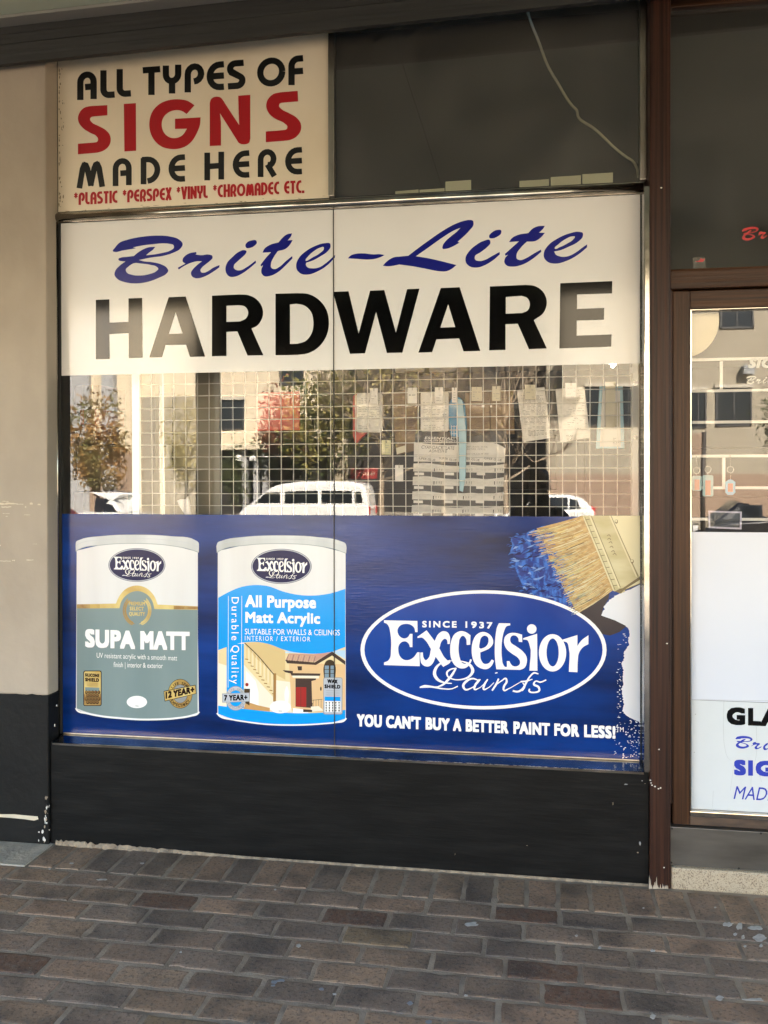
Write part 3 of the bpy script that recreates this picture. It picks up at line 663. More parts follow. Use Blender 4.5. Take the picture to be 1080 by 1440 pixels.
# ------------------------------------------------------------------ lettering drawn from strokes
def arc(cx, cy_, rx, ry, a0, a1, n=12): return [(cx + rx*math.cos(R(a0+(a1-a0)*i/n)), cy_ + ry*math.sin(R(a0+(a1-a0)*i/n))) for i in range(n+1)]
BH = {  # round display capitals: width, strokes
 'A': (.70, [[(.11, 0), (.11, .62)] + arc(.35, .62, .24, .27, 180, 0)[1:] + [(.59, 0)], [(.28, .45), (.59, .45)]]),
 'L': (.52, [[(.11, 1), (.11, .32)] + arc(.32, .32, .21, .21, 180, 270)[1:] + [(.52, .11)]]),
 'T': (.64, [[(0, .89), (.64, .89)], [(.32, .89), (.32, 0)]]),
 'Y': (.66, [[(.11, 1), (.11, .68)] + arc(.33, .68, .22, .24, 180, 360)[1:] + [(.55, 1)], [(.33, .45), (.33, 0)]]),
 'P': (.72, [[(.11, 0), (.11, .63)] + arc(.36, .63, .25, .26, 180, -95)[1:]]),
 'E': (.63, [[(.63, .89)] + arc(.47, .5, .36, .39, 90, 270) + [(.63, .11)], [(.14, .5), (.63, .5)]]),
 'S': (.68, [[(.62, .89), (.33, .89)] + arc(.31, .71, .2, .18, 90, 215)[1:] + arc(.37, .29, .2, .18, 35, -90) + [(.03, .11)]]),
 'O': (1.0, [arc(.5, .5, .39, .39, 0, 360, 32)]),
 'F': (.55, [[(.55, .89), (.36, .89)] + arc(.36, .64, .25, .25, 90, 180)[1:] + [(.11, 0)], [(.11, .46), (.55, .46)]]),
 'M': (.98, [[(.10, 0), (.21, .70), (.27, .84), (.32, .82), (.37, .70), (.49, .12), (.61, .70), (.66, .82), (.71, .84), (.77, .70), (.88, 0)]]),
 'D': (.74, [[(.11, 0), (.11, .89), (.26, .89)] + arc(.26, .5, .37, .39, 90, -90)[1:]]),
 'H': (.73, [[(.11, 0), (.11, 1)], [(.62, 0), (.62, 1)], [(.11, .5), (.62, .5)]]),
 'R': (.70, [[(.11, 0), (.11, .63)] + arc(.35, .63, .24, .26, 180, -60)[1:] + [(.36, .43)], [(.36, .44), (.62, 0)]]),
 'I': (.22, [[(.11, 0), (.11, 1)]]), 'C': (.62, [[(.62, .89)] + arc(.46, .5, .35, .39, 90, 270) + [(.62, .11)]]),
 'X': (.68, [[(.08, 0), (.60, 1)], [(.60, 0), (.08, 1)]]), 'V': (.70, [[(.09, 1), (.35, .06), (.61, 1)]]),
 'N': (.72, [[(.11, 0), (.11, .92), (.61, .08), (.61, 1)]]), '.': (.2, [[(.1, 0), (.1, .2)]]),
 '*': (.5, [[(.25, .55), (.25, 1.0)], [(.05, .66), (.45, .89)], [(.05, .89), (.45, .66)]]), ' ': (.4, [])}
def disp(f, s, spots, y0, y1, x0, x1, c0, c1, mname, t=.22):
    """letters of s; spots = their left and right ends in the photograph, base line y0..y1, capital height c0..c1"""
    for ch, (a, b) in zip(s, spots):
        w_, strokes = BH[ch]; k = (b-a)/w_
        def mp(p):
            x = a + p[0]*k; u = (x-x0)/(x1-x0); return (x, y0 + (y1-y0)*u - p[1]*(c0 + (c1-c0)*u))
        tt = t*(c0+c1)/2*(.55 if ch == '*' else 1.)
        for st in strokes: f.rib([(*mp(p), tt) for p in st], mname, sm=False)
def runon(s, x0, x1, gap=.13):
    tot = sum(BH[c][0]+gap for c in s) - gap; k = (x1-x0)/tot; x = x0; o = []
    for c in s: o.append((x, x + BH[c][0]*k)); x += (BH[c][0]+gap)*k
    return o
# traced outlines of the shop name
BRITE = [
 [tr(150, 320, 6.75, [(60, 225), (80, 190), (120, 145), (200, 115), (330, 88), (480, 76), (600, 84), (690, 115), (722, 155), (700, 200), (630, 240), (530, 270), (420, 285), (308, 308, 1), (340, 318), (430, 328), (520, 350), (570, 380), (585, 410), (565, 440), (500, 475), (410, 510), (290, 530), (180, 520), (105, 490), (75, 450), (85, 405), (120, 365), (178, 322, 1), (140, 318), (114, 308), (112, 298), (135, 285), (190, 278), (258, 270, 1), (300, 235), (350, 205), (400, 187), (462, 183, 1), (440, 210), (400, 240), (375, 263, 1), (450, 255), (530, 240), (600, 220), (638, 190), (635, 168), (600, 155), (540, 150), (440, 158), (340, 170), (250, 188, 1), (278, 197, 1), (230, 205), (150, 218), (80, 231)]),
  tr(150, 320, 6.75, [(262, 338), (330, 342), (420, 355), (475, 372), (490, 390), (470, 415), (410, 440), (320, 455), (240, 448), (190, 425), (182, 400), (210, 368)])],
 [tr(150, 320, 6.75, [(675, 382, 1), (748, 342, 1), (722, 322), (722, 300), (745, 268), (790, 243), (848, 232, 1), (853, 242), (845, 256, 1), (900, 262), (970, 256), (1003, 268), (1005, 290), (985, 312), (945, 345), (900, 385), (890, 405), (900, 425), (925, 428), (960, 415), (1010, 382), (1072, 355, 1), (1070, 378, 1), (1010, 420), (940, 460), (880, 480), (840, 480), (808, 460), (800, 430), (820, 395), (860, 355), (905, 320, 1), (860, 320), (800, 335), (740, 362), (685, 398, 1)])],
 [tr(300, 310, 6, [(280, 258), (275, 278), (250, 305), (205, 345), (174, 380), (174, 402), (195, 418), (230, 420), (280, 395), (358, 338, 1), (360, 358, 1), (300, 408), (240, 450), (180, 475), (140, 475), (112, 450), (102, 410), (115, 360), (160, 310), (215, 265), (260, 250)])],
 [tr(300, 310, 6, [(270, 212), (285, 185), (325, 168), (360, 168), (368, 185), (350, 212), (310, 232), (280, 232)])],
 [tr(300, 310, 6, [(415, 272, 1), (430, 240), (480, 205), (550, 185, 1), (580, 150), (620, 118), (664, 108, 1), (660, 125), (628, 168, 1), (670, 165, 1), (650, 200), (610, 240), (545, 258, 1), (510, 310), (487, 365), (490, 400), (515, 410), (560, 390), (610, 345), (666, 300, 1), (668, 320, 1), (610, 380), (540, 440), (480, 468), (430, 470), (408, 448), (405, 415), (420, 378, 1), (402, 388, 1), (398, 375, 1), (440, 320), (487, 268, 1), (450, 270)])],
 [tr(300, 310, 6, [(1028, 290, 1), (1025, 315, 1), (960, 380), (880, 430), (800, 457), (740, 450), (705, 415), (700, 370), (720, 320), (780, 260), (860, 215), (940, 192), (985, 195), (990, 220), (965, 260), (900, 305), (840, 338), (784, 357, 1), (781, 375), (795, 395), (835, 404), (890, 397), (950, 360)]),
  tr(300, 310, 6, [(778, 335), (800, 303), (850, 258), (900, 230), (932, 226), (932, 242), (900, 275), (845, 308)])],
 [tr(480, 300, 6, [(55, 380, 1), (80, 355), (120, 342), (190, 338), (270, 346), (330, 345), (366, 352, 1), (330, 370), (280, 385), (220, 390), (140, 385)])],
 [tr(480, 300, 6, [(350, 442, 1), (385, 405), (440, 372), (500, 364), (565, 358, 1), (640, 300), (750, 220), (860, 145), (960, 90), (1040, 62), (1080, 56), (1110, 62), (1116, 92), (1082, 144), (1027, 200), (982, 239, 1), (997, 248, 1), (940, 280), (880, 300), (855, 298), (855, 275), (880, 235), (930, 190), (980, 150), (1005, 122, 1), (950, 145), (860, 200), (740, 285), (630, 362, 1), (740, 380), (850, 405), (972, 436, 1), (930, 470), (880, 490), (840, 490), (700, 465), (590, 445), (490, 432, 1), (440, 442), (390, 447)])],
 [tr(640, 300, 5.4, [(265, 205), (268, 225), (245, 255), (195, 295), (150, 330), (152, 350), (185, 362), (230, 352), (280, 325), (338, 293, 1), (340, 312, 1), (290, 355), (230, 392), (165, 412), (115, 405), (83, 375), (80, 335), (105, 290), (160, 240), (215, 210)])],
 [tr(640, 300, 5.4, [(258, 175), (280, 145), (320, 126), (350, 130), (350, 150), (320, 178), (285, 190), (262, 186)])],
 [tr(640, 300, 5.4, [(410, 218, 1), (430, 190), (480, 163), (555, 150, 1), (590, 115), (635, 97), (682, 95, 1), (670, 115), (638, 147, 1), (682, 148, 1), (655, 180), (610, 210), (545, 215, 1), (500, 260), (467, 315), (470, 345), (495, 355), (540, 340), (590, 310), (652, 275, 1), (655, 292, 1), (590, 345), (510, 390), (440, 405), (395, 398), (375, 375), (380, 340), (402, 315, 1), (382, 322, 1), (378, 308, 1), (430, 262), (485, 213, 1), (450, 215)])],
 [tr(640, 300, 5.4, [(1003, 235, 1), (1003, 258, 1), (940, 310), (850, 360), (760, 382), (705, 370), (675, 335), (675, 295), (710, 240), (780, 190), (870, 152), (940, 140), (970, 150), (970, 175), (935, 215), (860, 255), (800, 280), (753, 290, 1), (762, 310), (800, 328), (860, 325), (920, 295), (970, 258)]),
  tr(640, 300, 5.4, [(758, 268), (785, 235), (840, 195), (890, 175), (910, 177), (900, 195), (850, 230), (795, 257)])]]
def sm(loops, n=5): return [smooth(l, True, n) for l in loops]
HARD = [
 [tr(120, 400, 5.4, [(80, 117), (183, 113), (183, 290), (328, 284), (328, 106), (432, 102), (435, 556), (330, 560), (330, 370), (183, 378), (185, 566), (80, 568)])],
 [tr(120, 400, 5.4, [(633, 97), (762, 92), (910, 548), (795, 550), (765, 458), (610, 460), (583, 553), (485, 555)]), tr(120, 400, 5.4, [(686, 212), (738, 372), (635, 376)])],
 [smooth(tr(300, 400, 5.4, [(-10, 85, 1), (200, 76, 1), (260, 80), (325, 110), (365, 160), (378, 215), (365, 270), (330, 315), (290, 335, 1), (380, 538, 1), (260, 540, 1), (183, 357, 1), (100, 360, 1), (100, 543, 1), (-10, 545, 1)])), smooth(tr(300, 400, 5.4, [(100, 162, 1), (195, 158, 1), (240, 168), (265, 210), (250, 255), (205, 280, 1), (100, 284, 1)]))],
 [smooth(tr(300, 400, 5.4, [(472, 70, 1), (640, 66, 1), (720, 72), (800, 115), (855, 185), (878, 285), (855, 400), (800, 475), (720, 522), (640, 535, 1), (472, 538, 1)])), smooth(tr(300, 400, 5.4, [(582, 152, 1), (630, 147, 1), (690, 160), (740, 205), (760, 285), (745, 375), (700, 430), (640, 450, 1), (582, 452, 1)]))],
 [tr(460, 390, 4.909, [(40, 100), (148, 96), (218, 388), (297, 92), (395, 88), (475, 382), (552, 82), (638, 78), (520, 520), (413, 522), (338, 238), (262, 525), (158, 528)])],
 [tr(460, 390, 4.909, [(785, 74), (915, 68), (1058, 508), (942, 511), (912, 422), (755, 428), (725, 517), (630, 520)]), tr(460, 390, 4.909, [(836, 186), (885, 343), (782, 347)])],
 [smooth(tr(660, 380, 4.909, [(142, 112, 1), (390, 101, 1), (450, 108), (510, 150), (535, 220), (515, 290), (445, 345, 1), (535, 540, 1), (412, 545, 1), (335, 370, 1), (250, 373, 1), (250, 550, 1), (138, 553, 1)])), smooth(tr(660, 380, 4.909, [(252, 185, 1), (360, 177, 1), (400, 192), (418, 235), (405, 275), (365, 295, 1), (252, 300, 1)]))],
 [tr(660, 380, 4.909, [(628, 90), (987, 75), (985, 160), (743, 168), (743, 267), (932, 260), (930, 342), (741, 348), (741, 452), (982, 443), (980, 528), (622, 540)])]]
# ---- painted sign board
sg = thing('sign_board', 'cream sign board with black and red lettering ALL TYPES OF SIGNS MADE HERE', 'sign', (.55, 0, ZT+.07))
f = Flat(-.004); a = U(82, 299, -.004); b = U(462, 279, -.004)
f.world = True; f.add([(a.x, ZT+.049), (SX-.013, ZT+.049), (SX-.013, 3.44), (a.x, 3.44)], 'sign_cream'); f.build('panel', sg)
m = MB(); m.box(a.x, SX-.013, -.002, .03, ZT+.048, 3.44); m.build('backing_board', 'dark_gasket', sg)
f = Flat(-.0048)
disp(f, 'ALLTYPESOF', [(108.7, 136), (141.3, 161.3), (164.2, 184.2), (200.8, 225.3), (229, 255), (260, 287), (290.8, 315), (319.5, 345), (361.7, 401.3), (406, 426.3)], 140.9, 118.6, 108.7, 426, 39.2, 41.2, 'sign_black', .222); f.build('lettering', sg)
f = Flat(-.0048)
disp(f, 'MADEHERE', [(107.5, 148), (158.3, 185.5), (197.8, 225.5), (237, 260.2), (287.2, 315.4), (327.2, 350.6), (362.4, 389), (400.8, 424.7)], 265, 245.4, 107.5, 424.7, 38.8, 39.2, 'sign_black', .205)
f.build('lettering', sg)
f = Flat(-.0048)
S1 = [(306, 407, 1), (306, 493, 1), (200, 502, 1), (168, 510), (160, 528), (175, 552), (230, 582), (290, 615), (325, 655), (335, 700), (320, 750), (280, 787), (230, 806), (180, 812, 1), (58, 822, 1), (58, 733, 1), (190, 723, 1), (220, 715), (228, 695), (215, 670), (160, 640), (100, 600), (68, 560), (58, 520), (75, 465), (110, 430), (160, 416), (200, 413, 1)]
f.add(smooth(tr(100, 80, 6, S1)), 'sign_red'); f.add(tr(100, 80, 6, [(445, 397), (547, 390), (549, 792), (450, 798)]), 'sign_red')
f.add(smooth(tr(100, 80, 6, [(1042, 408, 1), (975, 482, 1), (930, 455), (880, 450), (820, 470), (775, 520), (765, 580), (785, 640), (830, 678), (885, 685), (940, 660), (977, 606, 1), (877, 608, 1), (877, 522, 1), (1093, 510, 1), (1088, 570), (1060, 645), (1020, 710), (960, 758), (900, 776), (850, 778), (770, 760), (700, 700), (665, 620), (662, 540), (690, 455), (750, 395), (840, 362), (910, 358), (980, 370)])), 'sign_red')
f.add(smooth(tr(260, 70, 6, [(210, 812, 1), (210, 450, 1), (222, 415), (260, 396), (300, 402), (325, 430), (340, 455, 1), (458, 635, 1), (450, 388, 1), (552, 380, 1), (552, 750, 1), (540, 785), (500, 798), (455, 785), (435, 755, 1), (296, 535, 1), (305, 610, 1), (305, 808, 1)])), 'sign_red')
f.add(smooth(tr(260, 70, 6, [(952, 347, 1), (955, 436, 1), (840, 445, 1), (800, 456), (795, 475), (815, 500), (880, 535), (945, 575), (980, 630), (978, 680), (945, 730), (890, 760), (830, 769, 1), (683, 780, 1), (683, 690, 1), (830, 678, 1), (860, 668), (864, 645), (840, 620), (760, 580), (705, 530), (687, 480), (700, 420), (745, 375), (800, 360), (850, 355, 1)])), 'sign_red')
f.build('lettering', sg)
f = Flat(-.0048); s_ = '*PLASTIC *PERSPEX *VINYL *CHROMADEC ETC.'
disp(f, s_, runon(s_, 104, 427.5), 288.6, 271.6, 104, 427, 17.6, 18.6, 'sign_red', .19); f.build('lettering', sg)
f = Flat(-.0043); rr = random.Random(4)      # dirt gathered along the board's edges
for i in range(60):
    y = rr.uniform(95, 297); f.add(blob(83.2 + rr.random()**3*7, y, rr.uniform(.3, .9), rr.uniform(.6, 3), 7, i), 'grime')
for i in range(26):
    x = rr.uniform(86, 460); f.add(blob(x, 297.5 - (x-86)*.0505 - rr.random()**3*4, rr.uniform(1, 4), rr.uniform(.2, .5), 7, i), 'grime')
f.build('grime', sg)['kind'] = 'stuff'
# ---- white vinyl banner
VY = -.0018
zt_, zm = ZT, .5*(U(89, 523.5).z + U(900, 516.5).z); zp = .5*(U(92, 725.5).z + U(700, 722.5).z); zb_ = ZB
print('bands', ZT, U(89, 523.5).z, U(900, 516.5).z, U(92, 725.5).z, U(700, 722.5).z)
bn = thing('window_banner', 'white vinyl banner across the window top with HARDWARE in heavy black capitals', 'banner', (1.2, VY, zm))
f = Flat(VY, True); f.add([(0, zm), (W_, zm), (W_, zt_), (0, zt_)], 'vinyl_white'); f.build('vinyl', bn)
f = Flat(-.0026)
for l in HARD: f.add(l, 'ink_black')
f.build('lettering', bn)
f = Flat(-.0026)
for l in BRITE: f.add(sm(l), 'ink_script_blue')
f.build('lettering', bn)
# ---- blue paint poster
ps = thing('paint_poster', 'blue paint poster with two tins, a brush and an oval logo along the window foot', 'poster', (1.2, VY, ZB))
f = Flat(VY, True); f.add([(0, zb_), (W_, zb_), (W_, zp), (0, zp)], 'poster_blue'); f.build('vinyl', ps)
def clip_right(x): return min(x, 900.3)
# bare white with a ragged painted edge
f = Flat(-.0022); rr = random.Random(12)
edge = tr(680, 700, 4.5, [(985, 560), (900, 590), (830, 622), (795, 650), (762, 690), (770, 705), (752, 725), (745, 748), (790, 762), (830, 775), (865, 800), (890, 810), (915, 822), (925, 870), (912, 900), (922, 925), (900, 965), (885, 985), (892, 1010), (875, 1050), (885, 1090), (878, 1130), (886, 1170), (872, 1210), (880, 1260), (890, 1320), (880, 1350), (905, 1380), (940, 1400), (970, 1412), (991, 1420)])
rag = []
for i in range(len(edge)-1):
    (x0, y0), (x1, y1) = edge[i][:2], edge[i+1][:2]
    k = max(2, int(math.hypot(x1-x0, y1-y0)/1.6))
    for j in range(k): t = j/k; rag.append((min(900.2, x0+(x1-x0)*t + rr.uniform(-1.0, 1.0)), y0+(y1-y0)*t + rr.uniform(-.5, .5)))
f.add([(900.2, 822)] + rag[6:] + [(900.2, 1016)], 'print_white'); wa = f.build('unpainted_corner', ps)
f = Flat(-.0023)
for i in range(130):
    y = rr.uniform(1000, 1066); x = 900 - rr.random()**1.6*(36 if y > 1016 else 14)
    f.add(blob(x, y, rr.uniform(.3, 1.5), rr.uniform(.3, 1.0), 7, i), 'print_white')
for i in range(40):
    y = rr.uniform(880, 1014); x = 873 - abs(rr.gauss(0, 3)) + (8 if y < 905 else 0)
    f.add(blob(x, y, rr.uniform(.3, 1.6), rr.uniform(.3, .8), 6, i), 'print_white')
f.build('paint_speckle', ps)['kind'] = 'stuff'
# brush
br = Flat(-.0024, step=3e-6)
br.add(tr(680, 700, 4.5, [(590, 725), (640, 640), (800, 590), (790, 640), (760, 690), (745, 745), (830, 775), (905, 812), (860, 850), (800, 872), (735, 860), (680, 800)]), 'print_dark')
br.add(smooth(tr(680, 700, 4.5, [(175, 255), (200, 240), (240, 238), (290, 212), (330, 195), (390, 178), (450, 240), (520, 480), (610, 720), (590, 732), (480, 690), (380, 640), (300, 605), (265, 580), (235, 530), (215, 480), (195, 430), (205, 380), (170, 340), (182, 300)])), 'bristle_blue')
br.add(smooth(tr(680, 700, 4.5, [(330, 195, 1), (500, 150, 1), (625, 115, 1), (820, 585, 1), (700, 670), (595, 735, 1), (545, 640), (500, 560), (470, 470), (420, 400), (400, 330), (370, 250)])), 'bristle_tan')
for i in range(230):     # the wet part: light and dark curls of paint
    t = rr.random(); s_ = rr.random(); x = 145 + 60*t*t + 270*s_ + 110*t*s_; y = 240 + 390*t - 45*s_ + 40*t*s_; x -= 14*rr.random()
    l = rr.uniform(20, 78); a_ = rr.uniform(-.35, .55)
    pts = [(x, y, .5), (x+l*.5, y - l*.5*math.sin(a_) - rr.uniform(-9, 12), rr.uniform(3, 15)), (x+l, y - l*math.sin(a_), .5)]
    br.rib([(680+p[0]/4.5, 700+p[1]/4.5, p[2]/4.5) for p in pts], rr.choice(['bristle_blue', 'bristle_blue', 'poster_blue', 'curl_blue', 'logo_blue', 'curl_pale', 'poster_blue', 'logo_navy', 'curl_blue']), n=4)
for i in range(560):     # single bristles
    s_ = rr.random(); ax, ay = 630 + 188*s_, 120 + 462*s_
    bx, by = 330 + 265*s_ + 60*math.sin(s_*3.1)*.3, 205 + 520*s_
    u0, u1 = sorted((rr.uniform(0, .95), rr.uniform(.3, 1.2)))
    P = [(ax + (bx-ax)*u + rr.uniform(-2, 2), ay + (by-ay)*u + rr.uniform(-2, 2) + 10*math.sin(u*3)) for u in (u0, (u0+u1)/2, u1)]
    c = rr.choice(['bristle_tan', 'ferrule_light', 'ferrule_print', 'copper', 'gold_light', 'ink_brown' if rr.random() < .25 else 'bristle_tan'])
    if u0 > .5: c = rr.choice(['bristle_green', 'bristle_green', 'bristle_tan', 'bristle_blue', 'curl_blue'] if u0 > .68 else ['bristle_green', 'bristle_tan', 'ferrule_light'])
    br.rib([(680+p[0]/4.5, 700+p[1]/4.5, rr.uniform(.35, .9)) for p in P], c, sm=False)
br.add(tr(680, 700, 4.5, [(625, 113), (672, 113), (862, 568), (900, 590), (868, 606), (820, 588)]), 'ferrule_print')
br.add(tr(680, 700, 4.5, [(672, 113), (800, 113), (985, 492), (988, 505), (880, 585), (862, 568)]), 'ferrule_print')
br.add(tr(680, 700, 4.5, [(800, 113), (990, 113), (990, 500), (983, 492)]), 'handle_print')
br.add(tr(680, 700, 4.5, [(862, 575), (880, 572), (985, 500), (990, 512), (990, 545), (885, 588), (868, 606), (830, 592)]), 'ferrule_dark')
br.add(tr(680, 700, 4.5, [(900, 575), (990, 518), (990, 540), (890, 580)]), 'ferrule_light')
for (p, q, w_, c) in (((630, 118), (824, 588), 6, 'ferrule_light'), ((672, 116), (858, 568), 9, 'ferrule_light'), ((682, 116), (866, 566), 4, 'ferrule_dark'), ((640, 118), (832, 582), 3, 'ferrule_dark'), ((797, 113), (968, 500), 8, 'ferrule_light'), ((806, 113), (978, 498), 4, 'ferrule_dark')):
    br.rib(tr(680, 700, 4.5, [(*p, 0), (*q, 0)]) and [(680+p[0]/4.5, 700+p[1]/4.5, w_/4.5), (680+q[0]/4.5, 700+q[1]/4.5, w_/4.5)], c, sm=False)
for i in range(12):
    t = (i+.3)/12; x, y = 640+190*t, 128+455*t; br.rib([(680+x/4.5, 700+y/4.5, .9), (680+(x+26)/4.5, 700+(y-4)/4.5, .9)], 'ferrule_dark', sm=False)
for x, y in ((840, 150), (940, 402)): br.add(ell(680+x/4.5, 700+y/4.5, 2.3, 3.0, 14), 'ferrule_dark'); br.add(ell(680+(x-1)/4.5, 700+(y-3)/4.5, 1.5, 2.0, 12), 'ferrule_light')
for i, (x, y) in enumerate(((795, 240), (797, 262), (806, 284), (812, 312), (822, 340), (832, 358))):
    br.rib([(680+(x-14)/4.5, 700+(y+2)/4.5, .8), (680+x/4.5, 700+(y-6)/4.5, 1.1), (680+(x+8)/4.5, 700+(y+6)/4.5, .8)], 'ferrule_dark', n=3)
br.build('brush_picture', ps)
# ---- the oval maker's mark
LG = []   # white letters, in photograph coordinates of the big oval
_E = tr(530, 860, 7.2, [(72, 88, 1), (410, 95, 1), (412, 208, 1), (388, 208, 1), (378, 165), (345, 135), (290, 125), (240, 140), (212, 175), (215, 225), (245, 262), (285, 272), (315, 258), (335, 226, 1), (360, 226, 1), (360, 360, 1), (335, 360, 1), (322, 325), (290, 302), (250, 310), (222, 345), (218, 400), (235, 455), (275, 488), (325, 490), (370, 465), (410, 412, 1), (432, 412, 1), (434, 553, 1), (72, 542, 1), (72, 515, 1), (110, 500), (135, 465), (142, 400), (145, 300), (135, 210), (120, 150), (98, 122), (72, 112, 1)])
_x = tr(530, 860, 7.2, [(410, 256, 1), (455, 225), (503, 190, 1), (585, 298, 1), (625, 225), (670, 198), (715, 210), (738, 250), (738, 328, 1), (715, 328, 1), (710, 290), (690, 275), (665, 290), (632, 372, 1), (700, 480), (718, 494), (742, 488, 1), (746, 500), (672, 560, 1), (655, 540, 1), (595, 458, 1), (565, 525), (535, 552), (495, 555), (455, 530), (440, 470), (440, 415, 1), (465, 413, 1), (475, 470), (495, 492), (515, 480), (548, 380, 1), (490, 290), (460, 265), (412, 268, 1)])
_c = tr(530, 860, 7.2, [(948, 240, 1), (945, 335, 1), (910, 338, 1), (900, 270), (870, 245), (842, 270), (830, 330), (828, 400), (840, 470), (865, 520), (900, 530), (930, 515), (945, 480, 1), (962, 490, 1), (940, 535), (900, 570), (845, 575), (790, 545), (754, 480), (742, 390), (752, 300), (790, 225), (850, 198), (900, 208)])
_e = tr(660, 860, 6, [(92, 345, 1), (100, 410), (125, 440), (160, 438), (190, 405, 1), (208, 415, 1), (190, 455), (150, 485), (100, 480), (55, 450), (27, 390), (20, 320), (30, 250), (62, 195), (110, 172), (160, 185), (195, 225), (200, 270), (172, 308), (130, 330)])
_eh = tr(660, 860, 6, [(92, 312), (88, 260), (105, 215), (130, 203), (155, 215), (162, 250), (145, 290), (115, 308)])
_ls = tr(660, 860, 6, [(250, 98, 1), (345, 100, 1), (345, 116, 1), (315, 124), (295, 160), (280, 220), (272, 300), (275, 390), (288, 450), (303, 467), (318, 466, 1), (316, 418, 1), (338, 418, 1), (350, 442), (370, 460), (400, 462), (425, 445), (428, 420), (410, 390), (360, 355), (310, 310), (293, 260), (300, 215), (335, 185), (385, 180), (445, 195, 1), (447, 258, 1), (418, 255, 1), (410, 220), (385, 202), (360, 205), (345, 230), (350, 260), (390, 290), (450, 335), (482, 380), (485, 430), (465, 475), (430, 492, 1), (228, 487, 1), (217, 400), (215, 300), (222, 200), (235, 130)])
_i = tr(660, 860, 6, [(455, 225, 1), (572, 187, 1), (575, 500, 1), (507, 498, 1), (505, 270), (490, 242), (455, 236, 1)])
_r = tr(660, 860, 6, [(785, 238, 1), (912, 198, 1), (912, 290, 1), (945, 245), (1005, 200, 1), (1005, 275, 1), (960, 300), (925, 350), (915, 420), (912, 512, 1), (840, 508, 1), (838, 300), (825, 262), (785, 250, 1)])
PAINTS = [[(345, 243, 9), (300, 262, 8), (230, 262, 10), (150, 248, 14), (90, 243, 18), (56, 252, 10)], [(56, 252, 8), (200, 247, 7)],
 [(332, 104, 12), (305, 150, 18), (270, 195, 18), (230, 232, 15), (185, 250, 6)],
 [(300, 222, 6), (240, 215, 12), (190, 190, 22), (168, 150, 25), (182, 100, 20), (230, 62, 9), (300, 50, 5), (380, 55, 8), (440, 85, 20), (458, 125, 24), (430, 170, 16), (370, 192, 10), (310, 190, 8), (270, 170, 11), (262, 140, 14), (290, 115, 11), (335, 106, 8)],
 [(500, 198, 8), (460, 185, 12), (410, 205, 18), (386, 243, 19), (402, 268, 14), (440, 260, 9), (490, 225, 7), (515, 190, 9)], [(508, 192, 12), (475, 240, 17), (472, 266, 13), (500, 260, 7), (555, 215, 5)],
 [(572, 190, 10), (545, 235, 17), (542, 266, 13), (570, 258, 7), (620, 215, 5)], [(636, 138, 18), (638, 146, 18)],
 [(655, 185, 11), (635, 230, 15), (605, 276, 12)], [(625, 240, 7), (680, 200, 9), (710, 185, 12), (716, 203, 15), (694, 248, 16), (694, 273, 12), (730, 262, 7), (778, 236, 5), (822, 210, 5)],
 [(957, 150, 9), (925, 142, 13), (892, 170, 11), (862, 220, 15), (838, 262, 16), (800, 284, 14), (762, 278, 13)], [(822, 208, 10), (860, 205, 12), (912, 190, 6)], [(838, 216, 7), (852, 245, 11), (834, 278, 9)],
 [(1016, 195, 9), (970, 212, 11), (935, 205, 9), (922, 225, 15), (958, 250, 16), (964, 273, 14), (925, 290, 11), (886, 277, 13), (890, 262, 9)]]
OC, ORX, ORY = (680.0, 913.8), 173.0, 83.8
def logo(f, xf, fill, ring, rings, small=False):
    keep = f.xf; f.xf = xf
    for rx, c in rings: f.add(ell(OC[0], OC[1], ORX*rx, ORY*(1-(1-rx)*1.7), 72), c)
    for l in ([_E], [_x], [_c], [_e, _eh], [_ls], [_i], [_r]): f.add([smooth(k, True, 4) for k in l], 'ink_white')
    f.add(ell(747.8, 884.5, 6.7, 6.7, 24), 'ink_white')
    f.add([ell(777, 918, 19.2, 26.3, 40), ell(777.2, 917.5, 8.6, 19.7, 32)], 'ink_white')
    for s_ in PAINTS: f.rib([(580+p[0]/5.4, 920+p[1]/5.4, max(.7 if not small else 1.0, p[2]/5.4)) for p in s_], 'ink_white', n=5)
    f.text('SINCE', (593.8, 882.2), (642.2, 882.6), 9.2, 'ink_white', .035, 1.35); f.text('1937', (654.6, 882.8), (692.5, 884), 9.2, 'ink_white', .035, 1.35)
    f.xf = keep
f = Flat(-.0032)
logo(f, None, 'logo_blue', 'ink_white', [(1.0, 'ink_white'), (.968, 'logo_blue')]); f.build('oval_logo', ps)
# slogan
f = Flat(-.003)
words = [('YOU', 501.8, 537), ("CAN'T", 542.8, 592), ('BUY', 598.5, 632.5), ('A', 637, 648.8), ('BETTER', 655, 715), ('PAINT', 722, 773.3), ('FOR', 779.5, 814.5), ('LESS!', 821.5, 865.5)]
for w_, a, b in words:
    ya, yb = (1021.4 + (q-502)*(1038.6-1021.4)/363.5 for q in (a, b)); f.text(w_, (a, ya), (b, yb), 17.6, 'ink_white', .040, 1.1)
f.text('TM', (866.5, 1028.6), (877, 1029.2), 6.6, 'ink_white', .01, 1.05); f.build('slogan', ps)
